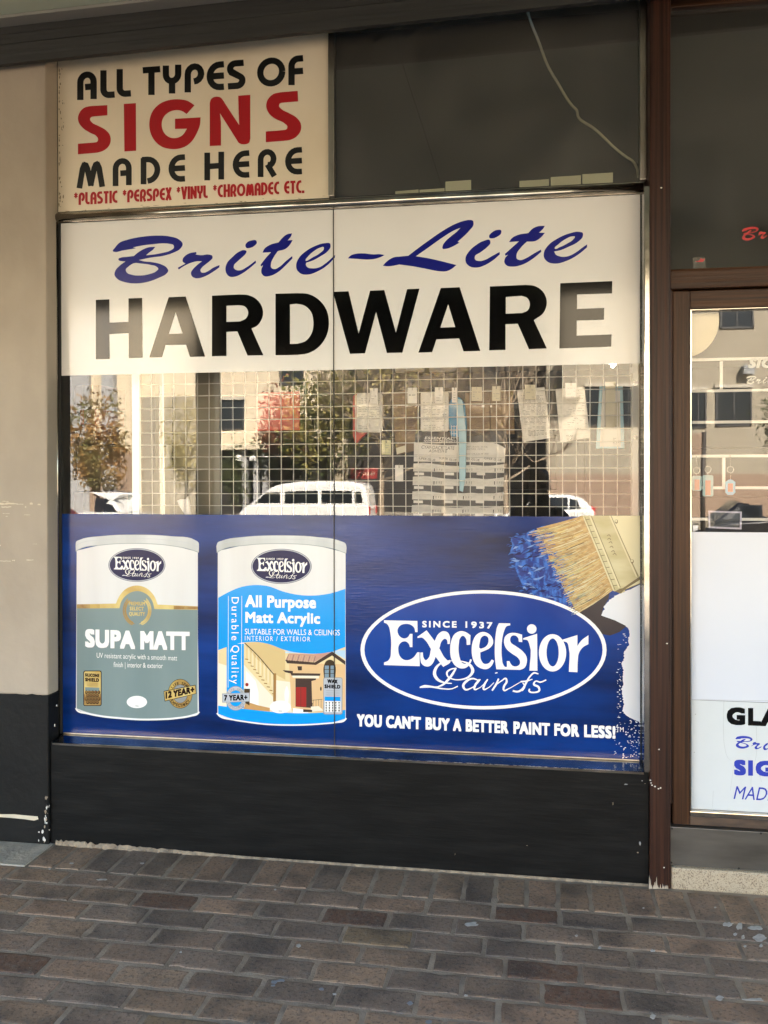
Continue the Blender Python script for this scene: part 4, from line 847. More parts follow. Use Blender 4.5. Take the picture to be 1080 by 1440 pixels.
# ------------------------------------------------------------------ printed paint tins
def T1(p): return tr(80, 720, 4.236, p)
def T2(p): return tr(280, 720, 4.236, p)
def fit(cx, cy_, rx, ry, tilt=0.):
    return lambda p: (cx + (p[0]-OC[0])/ORX*rx, cy_ + (p[1]-OC[1])/ORY*ry + tilt*(p[0]-OC[0])/ORX)
def roundrect(x0, y0, x1, y1, r, n=5):
    o = []
    for cx, cy_, a in ((x1-r, y0+r, 90), (x0+r, y0+r, 180), (x0+r, y1-r, 270), (x1-r, y1-r, 360)):
        o += [(cx + r*math.cos(R(a-90+90*k/n)), cy_ - r*math.sin(R(a-90+90*k/n))) for k in range(n+1)]
    return o
def wreath(f, cx, cy_, rx, ry):
    for sgn in (-1, 1):
        P = [(cx + sgn*rx*math.cos(R(a)), cy_ - ry*math.sin(R(a))) for a in range(40, -86, -6)]
        f.rib([(x, y, .8) for x, y in P], 'gold' if sgn < 0 else 'gold_light', sm=False)
        for i in range(0, len(P)-1, 1):
            x, y = P[i]; dx, dy = P[i+1][0]-x, P[i+1][1]-y; L = math.hypot(dx, dy); dx, dy = dx/L, dy/L
            for q in (-1, 1):
                ex, ey = x - dx*4.2 + q*(-dy)*2.4, y - dy*4.2 + q*dx*2.4
                f.rib([(x, y, .3), ((x+ex)/2 + q*(-dy)*.5, (y+ey)/2 + q*dx*.5, 1.5), (ex, ey, .2)], 'gold' if sgn < 0 else 'gold_light', n=2)
def ringtext(f, s, cx, cy_, r, a0, a1, cap, mname, inside=False):
    for i, ch in enumerate(s):
        if ch == ' ': continue
        a = R(a0 + (a1-a0)*i/(len(s)-1)); x, y = cx + r*math.cos(a), cy_ - r*math.sin(a)
        d = (math.sin(a), math.cos(a)) if not inside else (-math.sin(a), -math.cos(a))
        k = f.xf; ux, uy = d; h = cap*.36
        vs, fs, x0, x1 = textmesh(ch, .02, 1, 0); base = len(f.v); mi = f.m(mname); yy = f.Y - f.k*f.step
        for vx, vy in vs:
            u_ = (vx-(x0+x1)/2)*cap*1.3; v_ = vy*cap
            q = f.pt((x + ux*u_ + uy*v_, y + uy*u_ - ux*v_)); f.v.append((q.x, yy, q.z))
        for t in fs:
            q = tuple(base+i_ for i_ in t); v0, v1, v2 = (Vector(f.v[j]) for j in q[:3])
            if (v1-v0).cross(v2-v0).y > 0: q = q[::-1]
            f.f.append(q); f.mi.append(mi)
        f.k += 1
def tin(body, lid, lidlip, rim):
    pass
# --- sage tin
t1 = Flat(-.0024); K = 5.684
t1.add(smooth(tr(100, 740, K, [(45, 195, 1), (250, 150), (530, 138), (800, 155), (1013, 205, 1), (1013, 880, 1)]) + T1([(846, 1192, 1), (838, 1202), (800, 1213), (700, 1229), (600, 1235), (480, 1235), (380, 1228), (280, 1218), (180, 1198), (130, 1182), (114, 1170, 1)])), 'tin_white')
t1.rib(T1([(112, 1168, 0), (120, 1181, 0), (180, 1200, 0), (280, 1219, 0), (380, 1229, 0), (480, 1236, 0), (600, 1236, 0), (700, 1230, 0), (800, 1214, 0), (838, 1202, 0), (848, 1190, 0)]), 'ink_white', w=2.2)
tp = t1.build('tin_picture', ps); tp['label'] = 'printed sage green and white paint tin'
f = Flat(-.0027)
ya, yb = 663/K+740, 673/K+740
f.add(smooth(tr(100, 740, K, [(46, 655, 1), (385, 655, 1), (400, 600), (450, 540), (530, 518), (600, 540), (650, 600), (666, 662, 1), (1012, 666, 1)]) + T1([(838, 1194, 1), (800, 1207), (700, 1223), (600, 1229), (480, 1229), (380, 1222), (280, 1212), (180, 1192), (119, 1170, 1)])), 'tin_sage')
f.add(smooth(tr(100, 740, K, [(46, 624, 1), (358, 618, 1), (385, 560), (440, 500), (530, 474), (610, 500), (665, 560), (692, 626, 1), (1013, 640, 1), (1013, 668, 1), (666, 662, 1), (650, 600), (605, 545), (530, 518), (450, 545), (402, 600), (386, 655, 1), (46, 657, 1)])), 'gold_light')
for x0, x1, c in ((46, 150, 'copper'), (150, 230, 'gold'), (900, 1013, 'copper'), (820, 900, 'gold')):
    yy0, yy1 = (624, 657) if x0 < 500 else (633 + (x0-692)*.03, 664)
    f.add(tr(100, 740, K, [(x0, yy0), (x1, yy0 + (0 if x0 < 500 else 3)), (x1, yy1), (x0, yy1)]), c)
wreath(f, 100+528/K, 740+672/K, 17.4, 19.5)
for s_, a, b, y in (('PREMIUM', 462, 592, 632), ('SELECT', 470, 582, 672), ('QUALITY', 464, 592, 714)):
    f.text(s_, (100+a/K, 740+y/K), (100+b/K, 740+(y+2)/K), 5.3, 'gold_light', .03, 1.1)
f.build('label_band', tp)
f = Flat(-.0027)
f.add(smooth(tr(100, 740, K, [(38, 205, 1), (36, 155, 1), (42, 122), (70, 108), (250, 78), (530, 68), (800, 80), (990, 110), (1018, 130), (1022, 165, 1), (1020, 212, 1), (960, 190), (800, 158), (530, 140), (250, 152), (60, 188)])), 'tin_lid')
f.rib(tr(100, 740, K, [(38, 200, 0), (60, 186, 0), (250, 150, 0), (530, 138, 0), (800, 156, 0), (960, 188, 0), (1020, 210, 0)]), 'shade_line', w=.9)
f.rib(tr(100, 740, K, [(36, 158, 0), (60, 142, 0), (250, 110, 0), (530, 98, 0), (800, 114, 0), (960, 142, 0), (1022, 168, 0)]), 'ink_silver', w=.5)
f.build('lid', tp)
f = Flat(-.0035); logo(f, fit(100+526/K, 740+310/K, 40.0, 23.6), 'logo_navy', 'ink_silver', [(1.0, 'logo_navy'), (.985, 'ink_silver'), (.955, 'logo_navy')], True); f.build('oval_logo', tp)
f = Flat(-.0036)
def bold(f, s, p0, p1, cap, col, off=.05, sp=1.1, sh=None):
    if sh: f.text(s, (p0[0]+.7, p0[1]+.7), (p1[0]+.7, p1[1]+.7), cap, sh, off, sp)
    f.text(s, p0, p1, cap, col, off, sp)
bold(f, 'SUPA', (100+112/K, 870+228/K), (100+512/K, 870+243/K), 26.0, 'ink_white', .042, 1.1, 'ink_grey')
bold(f, 'MATT', (100+553/K, 870+246/K), (100+948/K, 870+252/K), 26.4, 'ink_white', .042, 1.1, 'ink_grey')
f.text('UV resistant acrylic with a smooth matt', (100+205/K, 870+312/K), (100+848/K, 870+334/K), 7.2, 'ink_white', 0, 1.0)
f.text('finish | interior & exterior', (100+340/K, 870+386/K), (100+733/K, 870+396/K), 7.2, 'ink_white', 0, 1.0)
f.build('lettering', tp)
f = Flat(-.0036)
f.add(roundrect(100+98/K, 870+415/K, 100+244/K, 870+698/K, 2.6), 'ink_brown'); f.add(roundrect(100+104/K, 870+421/K, 100+238/K, 870+692/K, 2.2), 'gold_light')
f.add(tr(100, 870, K, [(104, 600), (238, 600), (238, 680), (230, 692), (112, 692), (104, 680)]), 'copper')
f.add(tr(100, 870, K, [(112, 548), (226, 552), (226, 580), (112, 576)]), 'tin_sage')
for r_ in range(4):
    for c_ in range(5):
        x, y = 122 + c_*25 + (12 if r_ % 2 else 0), 588 + r_*27
        if x < 226: f.add(ell(100+x/K, 870+y/K, 2.15, 2.5, 12), 'ink_brown'); f.add(ell(100+(x-1)/K, 870+(y-2)/K, 1.25, 1.5, 10), 'gold')
f.text('SILICONE', (100+112/K, 870+462/K), (100+226/K, 870+468/K), 4.6, 'ink_brown', .05, 1.15); f.text('SHIELD', (100+113/K, 870+500/K), (100+224/K, 870+506/K), 5.2, 'ink_brown', .05, 1.15)
for y in (514, 524, 534): f.rib([(100+125/K, 870+y/K, .4), (100+218/K, 870+(y+4)/K, .4)], 'gold', sm=False)
f.build('shield_badge', tp)
f = Flat(-.0036); cx, cy_ = 100+872/K, 870+600/K
f.add(ell(cx, cy_, 17.2, 20.8, 40), 'ink_brown'); f.add(ell(cx, cy_, 16.7, 20.2, 40), 'gold'); f.add(ell(cx, cy_, 10.6, 13.2, 32), 'ink_brown'); f.add(ell(cx, cy_, 10.2, 12.8, 32), 'ink_grey')
ringtext(f, 'LIFE SPAN', cx, cy_, 12.2, 140, 40, 4.6, 'ink_brown'); ringtext(f, 'EXPECTANCY', cx, cy_+2, 16.4, 215, 325, 4.2, 'ink_brown', True)
f.add(tr(100, 870, K, [(740, 578), (995, 528), (1002, 600), (748, 662)]), 'ink_brown'); f.add(tr(100, 870, K, [(744, 583), (991, 534), (998, 597), (752, 656)]), 'gold_light')
f.text('12', (100+755/K, 870+640/K), (100+806/K, 870+629/K), 9.6, 'ink_brown', .05, 1.1); f.text('YEAR+', (100+816/K, 870+627/K), (100+986/K, 870+592/K), 9.6, 'ink_brown', .05, 1.12); f.build('year_badge', tp)
f = Flat(-.0036); f.add(ell(100+526/K, 870+666/K, 14.3, 8.7, 36), 'ink_white'); f.rib([(100+513/K, 870+697/K, .8), (100+540/K, 870+699/K, .8)], 'ink_grey', sm=False); f.build('blank_oval', tp)
# --- cyan tin
K = 5.538
t2 = Flat(-.0024)
t2.add(smooth(tr(300, 745, K, [(35, 165, 1), (250, 120), (530, 108), (800, 125), (1030, 178, 1)]) + tr(300, 880, K, [(1032, 722, 1), (1020, 737), (950, 752), (850, 762), (700, 771), (560, 772), (400, 765), (250, 746), (150, 730), (50, 702), (32, 680, 1)])), 'tin_white')
t2.rib(tr(300, 880, K, [(28, 680, 0), (45, 700, 0), (150, 731, 0), (250, 747, 0), (400, 766, 0), (560, 773, 0), (700, 772, 0), (850, 763, 0), (950, 753, 0), (1020, 738, 0), (1036, 720, 0)]), 'ink_white', w=2.0)
tq = t2.build('tin_picture', ps); tq['label'] = 'printed sky blue and white paint tin with a house picture'
f = Flat(-.0026, step=5e-6)      # picture: staircase hall and house front
B = lambda p: tr(300, 880, K, p)
f.add(B([(40, 150), (1028, 150), (1028, 690), (40, 650)]), 'hall_cream')
f.add(B([(40, 290), (104, 310), (104, 640), (40, 640)]), 'hall_pale')
f.add(B([(235, 130), (480, 120), (560, 200), (560, 420), (470, 370), (330, 250)]), 'hall_wall')
f.add(B([(235, 300), (470, 560), (470, 660), (235, 640)]), 'hall_pale'); f.add(B([(255, 350), (330, 430), (352, 520), (352, 620), (255, 590)]), 'ink_white')
f.add(B([(255, 590), (350, 620), (440, 640), (440, 668), (235, 648)]), 'floor_print')
f.add(B([(465, 420), (610, 440), (610, 670), (465, 660)]), 'hall_pale')
for i in range(11): f.add(B([(248 + i*21, 255 + i*27), (272 + i*21, 258 + i*27), (272 + i*21, 266 + i*27), (248 + i*21, 262 + i*27)]), 'wood_brown')
for i in range(14): x = 262 + i*15; y = 150 + i*15.8; f.rib([(300+x/K, 880+y/K, .45), (300+x/K, 880+(y+118)/K, .45)], 'hall_pale' if i % 2 else 'floor_print', sm=False)
f.rib(B([(245, 135, 0), (330, 215, 0), (470, 378, 0)]), 'rail_dark', w=1.2)
f.add(B([(468, 370), (490, 370), (488, 590), (466, 590)]), 'wood_brown'); f.add(B([(240, 490), (286, 490), (282, 620), (244, 600)]), 'rail_dark'); f.add(ell(300+262/K, 880+458/K, 2.4, 2.6, 12), 'door_red')
f.add(B([(560, 200), (1028, 190), (1028, 260), (930, 205), (800, 215), (560, 212)]), 'sky_print')
f.add(B([(590, 290), (1028, 300), (1028, 680), (610, 660)]), 'house_peach')
f.add(B([(590, 215), (780, 222), (920, 205), (790, 282), (560, 270)]), 'roof_pink'); f.add(B([(560, 266), (790, 285), (925, 200), (1028, 275), (1028, 305), (925, 232), (800, 305), (575, 292)]), 'roof_dark')
for i in range(16): x = 585 + i*14; f.rib([(300+x/K, 880+(222+i*1)/K, .5), (300+(x-14)/K, 880+(270+i*1)/K, .5)], 'roof_dark' if i % 3 == 0 else 'hall_wall', sm=False)
f.add(B([(655, 315), (690, 315), (690, 347), (660, 347)]), 'roof_dark')
f.add(B([(540, 345), (620, 352), (620, 375), (560, 362)]), 'roof_dark'); f.add(B([(600, 368), (835, 372), (830, 390), (610, 388)]), 'roof_dark'); f.add(B([(615, 388), (825, 390), (822, 410), (618, 404)]), 'hall_pale')
f.add(B([(640, 410), (800, 410), (770, 640), (640, 630)]), 'roof_dark'); f.add(B([(642, 478), (724, 478), (724, 632), (642, 628)]), 'door_red'); f.add(B([(765, 430), (850, 410), (850, 600), (770, 600)]), 'house_peach'); f.add(B([(600, 420), (640, 410), (640, 640), (605, 640)]), 'house_peach')
f.rib(B([(682, 480, 0), (682, 630, 0)]), 'roof_dark', w=.6)
f.add(smooth(B([(862, 405, 1), (862, 310), (880, 275), (908, 264), (935, 275), (950, 310), (950, 405, 1)])), 'rail_dark')
for i in range(2):
    for j in range(3): f.add(B([(868 + i*45, 310 + j*32), (900 + i*45, 310 + j*32), (900 + i*45, 338 + j*32), (868 + i*45, 338 + j*32)]), 'pane_print')
f.add(smooth(B([(560, 620, 1), (562, 490), (572, 470), (582, 490), (582, 620, 1)])), 'ink_white')
for x in (780, 800, 820, 840): f.rib(B([(x, 575, 0), (x, 640, 0)]), 'roof_dark', w=.4)
f.rib(B([(770, 580, 0), (850, 572, 0)]), 'roof_dark', w=.6); f.add(B([(760, 630), (820, 625), (860, 660), (760, 668)]), 'hall_pale'); f.add(B([(620, 640), (740, 655), (740, 690), (620, 685)]), 'ink_white')
f.add(ell(300+838/K, 880+490/K, 1.2, 3, 10), 'rail_dark'); f.add(B([(700, 650), (770, 655), (770, 672), (700, 672)]), 'roof_dark')
f.build('house_picture', tq)
f = Flat(-.0032)
top = tr(300, 745, K, [(38, 530, 1), (110, 490), (220, 445), (330, 430), (430, 440), (540, 480), (650, 505), (780, 512), (900, 498), (1028, 460, 1)])
bot = B([(1028, 165, 1), (930, 200), (800, 218), (680, 212), (560, 190), (430, 142), (340, 126), (235, 130), (120, 160), (38, 190, 1)])
f.add(smooth(top + bot, True, 5), 'tin_cyan')
f.add(smooth(B([(38, 622, 1), (250, 648), (560, 678), (850, 676), (1028, 655, 1), (1028, 722, 1), (950, 747), (850, 757), (700, 766), (560, 767), (400, 760), (250, 741), (150, 725), (38, 686, 1)])), 'tin_cyan')
f.add(B([(104, 140), (238, 140), (238, 640), (104, 640)]), 'tin_cyan')
for x in (118, 222): f.rib([(300+x/K, 745+515/K, .55), (300+(x-3)/K, 880+480/K, .55)], 'ink_white', sm=False)
f.build('label_band', tq)
f = Flat(-.0033)
f.add(smooth(tr(300, 745, K, [(28, 180, 1), (24, 128, 1), (34, 100), (70, 84), (260, 54), (530, 44), (800, 56), (990, 88), (1030, 108), (1038, 140, 1), (1034, 186, 1), (960, 158), (800, 126), (530, 110), (260, 122), (60, 160)])), 'tin_lid')
f.rib(tr(300, 745, K, [(30, 176, 0), (60, 158, 0), (260, 120, 0), (530, 108, 0), (800, 124, 0), (960, 156, 0), (1034, 184, 0)]), 'shade_line', w=.9)
f.rib(tr(300, 745, K, [(24, 130, 0), (60, 112, 0), (260, 82, 0), (530, 72, 0), (800, 86, 0), (960, 114, 0), (1038, 142, 0)]), 'ink_silver', w=.5)
f.build('lid', tq)
f = Flat(-.0035); logo(f, fit(300+530/K, 745+285/K, 42.5, 24.6), 'logo_navy', 'ink_silver', [(1.0, 'logo_navy'), (.985, 'ink_silver'), (.955, 'logo_navy')], True); f.build('oval_logo', tq)
f = Flat(-.0036)
f.text('All Purpose', (300+248/K, 745+602/K), (300+800/K, 745+612/K), 17.2, 'ink_white', .032, 1.06)
f.text('Matt Acrylic', (300+250/K, 745+724/K), (300+832/K, 745+732/K), 15.6, 'ink_white', .032, 1.06)
f.text('SUITABLE FOR WALLS & CEILINGS', (300+246/K, 880+66/K), (300+985/K, 880+75/K), 7.9, 'ink_white', .002, 1.0)
f.text('INTERIOR / EXTERIOR', (300+246/K, 880+114/K), (300+755/K, 880+122/K), 6.6, 'ink_white', .0, 1.35)
f.text('Durable', (300+143/K, 745+525/K), (300+142/K, 880+112/K), 10.2, 'ink_white', .0, 1.3); f.text('Quality', (300+144/K, 880+152/K), (300+142/K, 880+452/K), 10.6, 'ink_white', .0, 1.3)
f.build('lettering', tq)
f = Flat(-.0036); cx, cy_ = 300+175/K, 880+565/K
f.add(ell(cx, cy_, 14.5, 17.2, 40), 'ink_grey'); f.add(ell(cx, cy_, 14.0, 16.6, 40), 'ink_silver'); f.add(ell(cx, cy_, 9.6, 11.6, 32), 'ink_grey'); f.add(ell(cx, cy_, 9.2, 11.2, 32), 'tin_cyan')
ringtext(f, 'LIFE SPAN', cx, cy_, 10.6, 140, 40, 4, 'txt_grey'); ringtext(f, 'EXPECTANCY', cx, cy_+1, 13.8, 215, 325, 3.6, 'txt_grey', True)
f.add(B([(68, 528), (282, 520), (282, 590), (70, 598)]), 'txt_grey'); f.add(B([(72, 532), (278, 524), (278, 586), (74, 594)]), 'ink_silver')
f.text('7 YEAR+', (300+84/K, 880+584/K), (300+266/K, 880+580/K), 8.2, 'ink_black', .04, 1.1); f.build('year_badge', tq)
f = Flat(-.0036)
f.add(roundrect(300+856/K, 880+402/K, 300+1006/K, 880+690/K, 2.8), 'txt_grey'); f.add(roundrect(300+861/K, 880+407/K, 300+1001/K, 880+685/K, 2.4), 'ink_silver')
f.text('WAX', (300+888/K, 880+446/K), (300+968/K, 880+450/K), 5.6, 'ink_black', .05, 1.12); f.text('SHIELD', (300+866/K, 880+486/K), (300+990/K, 880+490/K), 5.4, 'ink_black', .05, 1.12)
for y in (505, 522, 538): f.rib([(300+880/K, 880+y/K, .45), (300+985/K, 880+(y+2)/K, .45)], 'ink_grey', sm=False)
f.add(B([(868, 552), (990, 554), (990, 586), (868, 584)]), 'tin_cyan'); f.add(B([(868, 586), (990, 588), (990, 672), (868, 670)]), 'ink_white')
rr = random.Random(6)
for i in range(5):
    for j in range(4): x, y = 872 + i*25, 592 + j*20; f.add(B([(x, y+6), (x+7, y), (x+14, y+5), (x+9, y+12), (x+13, y+17), (x+2, y+15), (x+6, y+10)]), 'ink_black')
f.build('shield_badge', tq)
f = Flat(-.0036); f.add(ell(300+522/K, 880+632/K, 15, 9, 36), 'ink_white'); f.rib([(300+508/K, 880+664/K, .8), (300+536/K, 880+665/K, .8)], 'ink_grey', sm=False); f.build('blank_oval', tq)
# ------------------------------------------------------------------ inside the window
YG = .20
def quad(f, pts, c): f.add(pts, c)
gr = thing('wire_grid_panel', 'white welded wire grid standing behind the clear band of the window', 'grid panel', (1.4, YG, .7))
m = MB(); xg0, xg1 = U(196, 640, YG).x, U(890, 640, YG).x; zg0, zg1 = .75, 2.25; stp = .0545
rr = random.Random(14); nx = int((xg1-xg0)/stp)+1
def wire(p, q, r=.0019):
    mid = [p.lerp(q, t) + Vector((rr.uniform(-.0015, .0015) if abs(q.x-p.x) < .1 else 0, 0, rr.uniform(-.0015, .0015) if abs(q.z-p.z) < .1 else 0)) for t in (.2, .4, .6, .8)]
    m.tube([p] + mid + [q], r, 6)
for i in range(nx):
    x = xg0 + i*stp; wire(Vector((x + .012*(1 if i < 3 else 0), YG, zg0)), Vector((x, YG, zg1)))
z = U(750, 710, YG).z - stp*10
while z < zg1:
    wire(Vector((xg0, YG+.003, z)), Vector((xg1, YG+.003, z))); z += stp*.985
m.build('wires', 'grid_wire', gr)
m = MB(); m.box(U(186.5, 640, YG).x, U(196, 640, YG).x, YG-.004, YG+.02, .5, 2.3, bev=.003); m.build('upright', 'grid_wire', gr)
m = MB(); m.box(U(888.5, 640, YG).x, U(898.5, 640, YG).x, YG-.02, YG+.008, .5, 2.3, bev=.003)
m.build('upright', 'grid_wire', gr)
for py in (539, 615):
    m = MB(); q = U(893, py, YG-.02); m.tube([(q.x, YG-.0205, q.z), (q.x, YG-.03, q.z)], .010, 12); m.build('stud', 'steel', gr)
def slab(name, label, cat, px, mname, Y=.24, th=.012, group=None, rnd=0):
    """thin upright pack whose outline is seen at the given photograph points"""
    t = thing(name, label, cat, tuple(U(px[0][0], px[0][1], Y)), group)
    m = MB(); P = [U(x, y, Y) for x, y in px]
    m.prism([(p.x, p.z) for p in P], Y, Y+th, bev=min(.003, th*.3)); m.build('card', mname, t); return t
def rows(t, Y, x0, x1, y0, y1, n, c='txt_grey', dens=.8, seed=0, tilt=0., h=.9):
    f = Flat(Y); rr = random.Random(seed)
    for i in range(n):
        y = y0 + (y1-y0)*i/max(1, n-1); x = x0
        while x < x1-1:
            l = rr.uniform(1.5, 7)
            if rr.random() < dens:
                e = min(x1, x+l); f.add([(x + (y-y0)*tilt, y), (e + (y-y0)*tilt, y), (e + (y-y0)*tilt, y+h*rr.uniform(.5, 1)), (x + (y-y0)*tilt, y+h*.7)], c, adv=False)
            x += l + rr.uniform(.6, 2)
    f.build('small_print', t)['kind'] = 'stuff'
t = slab('hardware_pack', 'small red tool pack behind a yellowish white card on the wire grid', 'pack', [(496, 557), (503, 552), (518, 556), (519, 606), (506, 618), (500, 626), (496, 612)], 'pack_red', .235, .03)
g1 = 'hang cards on the wire grid'
def rr_card(x0, y0, x1, y1, r=3): return roundrect(x0, y0, x1, y1, r, 3)
t = slab('hang_card', 'rounded yellowish white hang card in front of the red pack', 'card', rr_card(501, 553.5, 538, 608), 'card_white', .222, .004, g1); rows(t, .2215, 504, 535, 560, 588, 12, seed=1); rows(t, .2214, 504, 520, 596, 602, 4, seed=2)
t = slab('hang_card', 'rounded white hang card beside the blue pack, above the glue display', 'card', rr_card(591.5, 551, 631, 607), 'card_white', .222, .004, g1); rows(t, .2215, 595, 628, 566, 592, 12, seed=3); rows(t, .2214, 596, 626, 598, 603, 3, seed=4)
t = slab('hang_card', 'crumpled white instruction card, tilted, left of the two long cards', 'card', [(726.5, 548.5), (766, 544), (774, 616), (736, 622)], 'card_white', .222, .006, g1); rows(t, .2215, 733, 764, 556, 596, 22, seed=5, tilt=.11, dens=.85); rows(t, .2214, 742, 768, 600, 612, 8, seed=6, tilt=.1)
t = slab('hang_card', 'white tilted card with tiny diagrams between the crumpled card and the blue edged card', 'card', [(781, 547), (822, 543.5), (830, 616), (788, 622)], 'card_white', .222, .006, g1); rows(t, .2215, 803, 820, 549, 602, 16, seed=7, tilt=.11, dens=.6); rows(t, .2214, 796, 809, 576, 600, 9, seed=8, tilt=.1, dens=.7); rows(t, .2213, 796, 806, 612, 618, 4, 'txt_black', .9, seed=9, tilt=.1)
t = slab('blue_edged_pack', 'tall pale pack with a light blue edge beside the right grid upright', 'pack', [(843, 543), (876, 543), (878.5, 631), (838, 631)], 'pack_pale_blue', .228, .012, None)
f = Flat(.2265); f.add([(847, 549), (872, 549), (873, 628), (843.5, 628)], 'card_plain'); f.add([(863, 566), (870.5, 566), (871, 600), (863.5, 600)], 'tag_cream'); f.build('insert_sheet', t); rows(t, .226, 862, 871, 616, 624, 5, seed=10); rows(t, .2258, 850, 868, 599, 600, 1, 'txt_black', 1, seed=12)
m = MB(); P = [U(x, y, .21) for x, y in ((851, 536.5), (866, 536.5), (864, 601), (851.5, 601))]; m.prism([(p.x, p.z) for p in P], .21, .214, bev=.001); m.build('paper_strip', 'tag_cream', t)
g2 = 'brown cardboard packs behind the wire grid'
for i, (px, lb, Y) in enumerate((([(551, 552), (575, 548), (588, 549), (586, 633), (558, 640), (553, 600)], 'tall brown cardboard pack left of the rounded white card', .27), ([(654, 552), (689, 551), (689, 612), (656, 614)], 'brown cardboard pack right of the bright blue pack', .26), ([(689.5, 551), (722, 549), (724, 610), (690, 612)], 'brown corrugated pack left of the crumpled white card', .27))):
    t = slab('cardboard_pack', lb, 'pack', px, 'cardboard', Y, .03, g2); 
    f = Flat(Y-.0006); rr = random.Random(i+30)
    for k in range(26):
        x = px[0][0] + 3 + rr.random()*28; y = px[0][1] + 8 + rr.random()*50; l = rr.uniform(4, 14); f.add([(x, y), (min(x+l, px[1][0] if i else 586), y-1), (min(x+l, px[1][0] if i else 586), y-.3), (x, y+.6)], 'box_rust', adv=False)
    f.build('crease', t)['kind'] = 'stuff'
t = slab('blue_tool_pack', 'bright blue rounded tool pack hanging above the glue display', 'pack', smooth([(632, 605, 1), (632, 566), (636, 560), (644, 558), (651, 564), (655, 582), (656, 606), (655, 614, 1), (634, 614, 1)], True, 3), 'pack_blue', .23, .03)
m = MB(); P = [U(x, y, .215) for x, y in ((640, 560), (650, 562), (656, 612), (655, 668), (651, 692), (646, 690), (645, 612))]; m.prism([(p.x, p.z) for p in P], .215, .222, bev=.002); m.build('pale_strip', 'pack_pale_blue', t)  # pale blue strip hanging from the pack down over the glue display
f = Flat(.2285); 
for k in range(4): f.rib([(634.5, 600 + k*5, .6), (642, 600 + k*5, .6)], 'card_plain', sm=False)
for x in (635, 638.5, 642): f.rib([(x, 598, .6), (x, 618, .6)], 'card_plain', sm=False)
f.build('printed_ladder', t)
t = slab('black_pouch', 'black cloth cap shaped pouch high behind the wire grid', 'pouch', smooth([(572, 546, 1), (572, 532), (600, 528), (625, 529), (641, 538), (641, 544), (625, 546, 1), (622, 556), (612, 558), (610, 546, 1)], True, 3), 'pack_black', .28, .05)
g3 = 'price tags hooked on the wire grid'
for i, (x0, y0, x1, y1, c, lb) in enumerate(((520, 546, 531.5, 568, 'card_plain', 'white price tag over the yellowish card'), (573, 545, 586.5, 567.5, 'card_plain', 'white price tag with a dark line of print left of the rounded card'), (611.5, 544.5, 623, 567, 'card_plain', 'white price tag hooked over the rounded white card'), (635.5, 545, 643, 566, 'card_plain', 'narrow pale price tag by the bright blue pack'), (663, 544, 678, 564, 'tag_cream', 'cream price tag over the pack right of the blue pack'), (692, 543, 704, 564, 'tag_cream', 'cream price tag over the corrugated pack'), (738, 541, 753, 562, 'tag_cream', 'cream price tag on the crumpled card'), (795, 538.5, 811, 562, 'card_plain', 'pale price tag on the card with tiny diagrams'), (536.5, 619, 550, 639.5, 'tag_yellow', 'yellow green tag alone below the yellowish card'), (555.5, 654, 567, 677, 'card_plain', 'white tag alone lowest on the grid beside the glue display'))):
    t = slab('price_tag', lb, 'price tag', [(x0, y0), (x1, y0), (x1, y1), (x0, y1)], c, .192, .003, g3)
    m = MB(); q = U((x0+x1)/2, y0, .19); m.tube([(q.x, .189, q.z-.012), (q.x, .189, q.z+.006), (q.x, YG+.004, q.z+.010)], .0012, 6); m.build('hook', 'steel', t)
    if i == 1: rows(t, .1912, 575, 585, 555, 556, 1, 'txt_black', .9, 3, h=1.6)
    elif i not in (9,): rows(t, .1912, x0+2, x1-2, y0+7, y1-4, 4, seed=i, dens=.6)
t = slab('price_tag', 'small tilted cream tag at the foot of the tall cardboard pack', 'price tag', [(557, 630), (570.5, 626), (571, 635), (558, 639)], 'tag_cream', .2, .003, g3)
g4 = 'white boxes at the top of the wire grid'
for x0, x1, lb in ((555, 595, 'white box cut by the banner edge, left of the pair'), (603.5, 642, 'white box cut by the banner edge, right of the pair')):
    t = slab('white_box', lb, 'box', [(x0, 505), (x1, 503), (x1, 521), (x0, 523)], 'card_plain', .24, .05, g4)
t = slab('white_strap_label', 'small white label at the top of the right grid upright', 'label', [(886, 516.5), (897.5, 516), (897.5, 524), (886, 525)], 'card_plain', .165, .003)
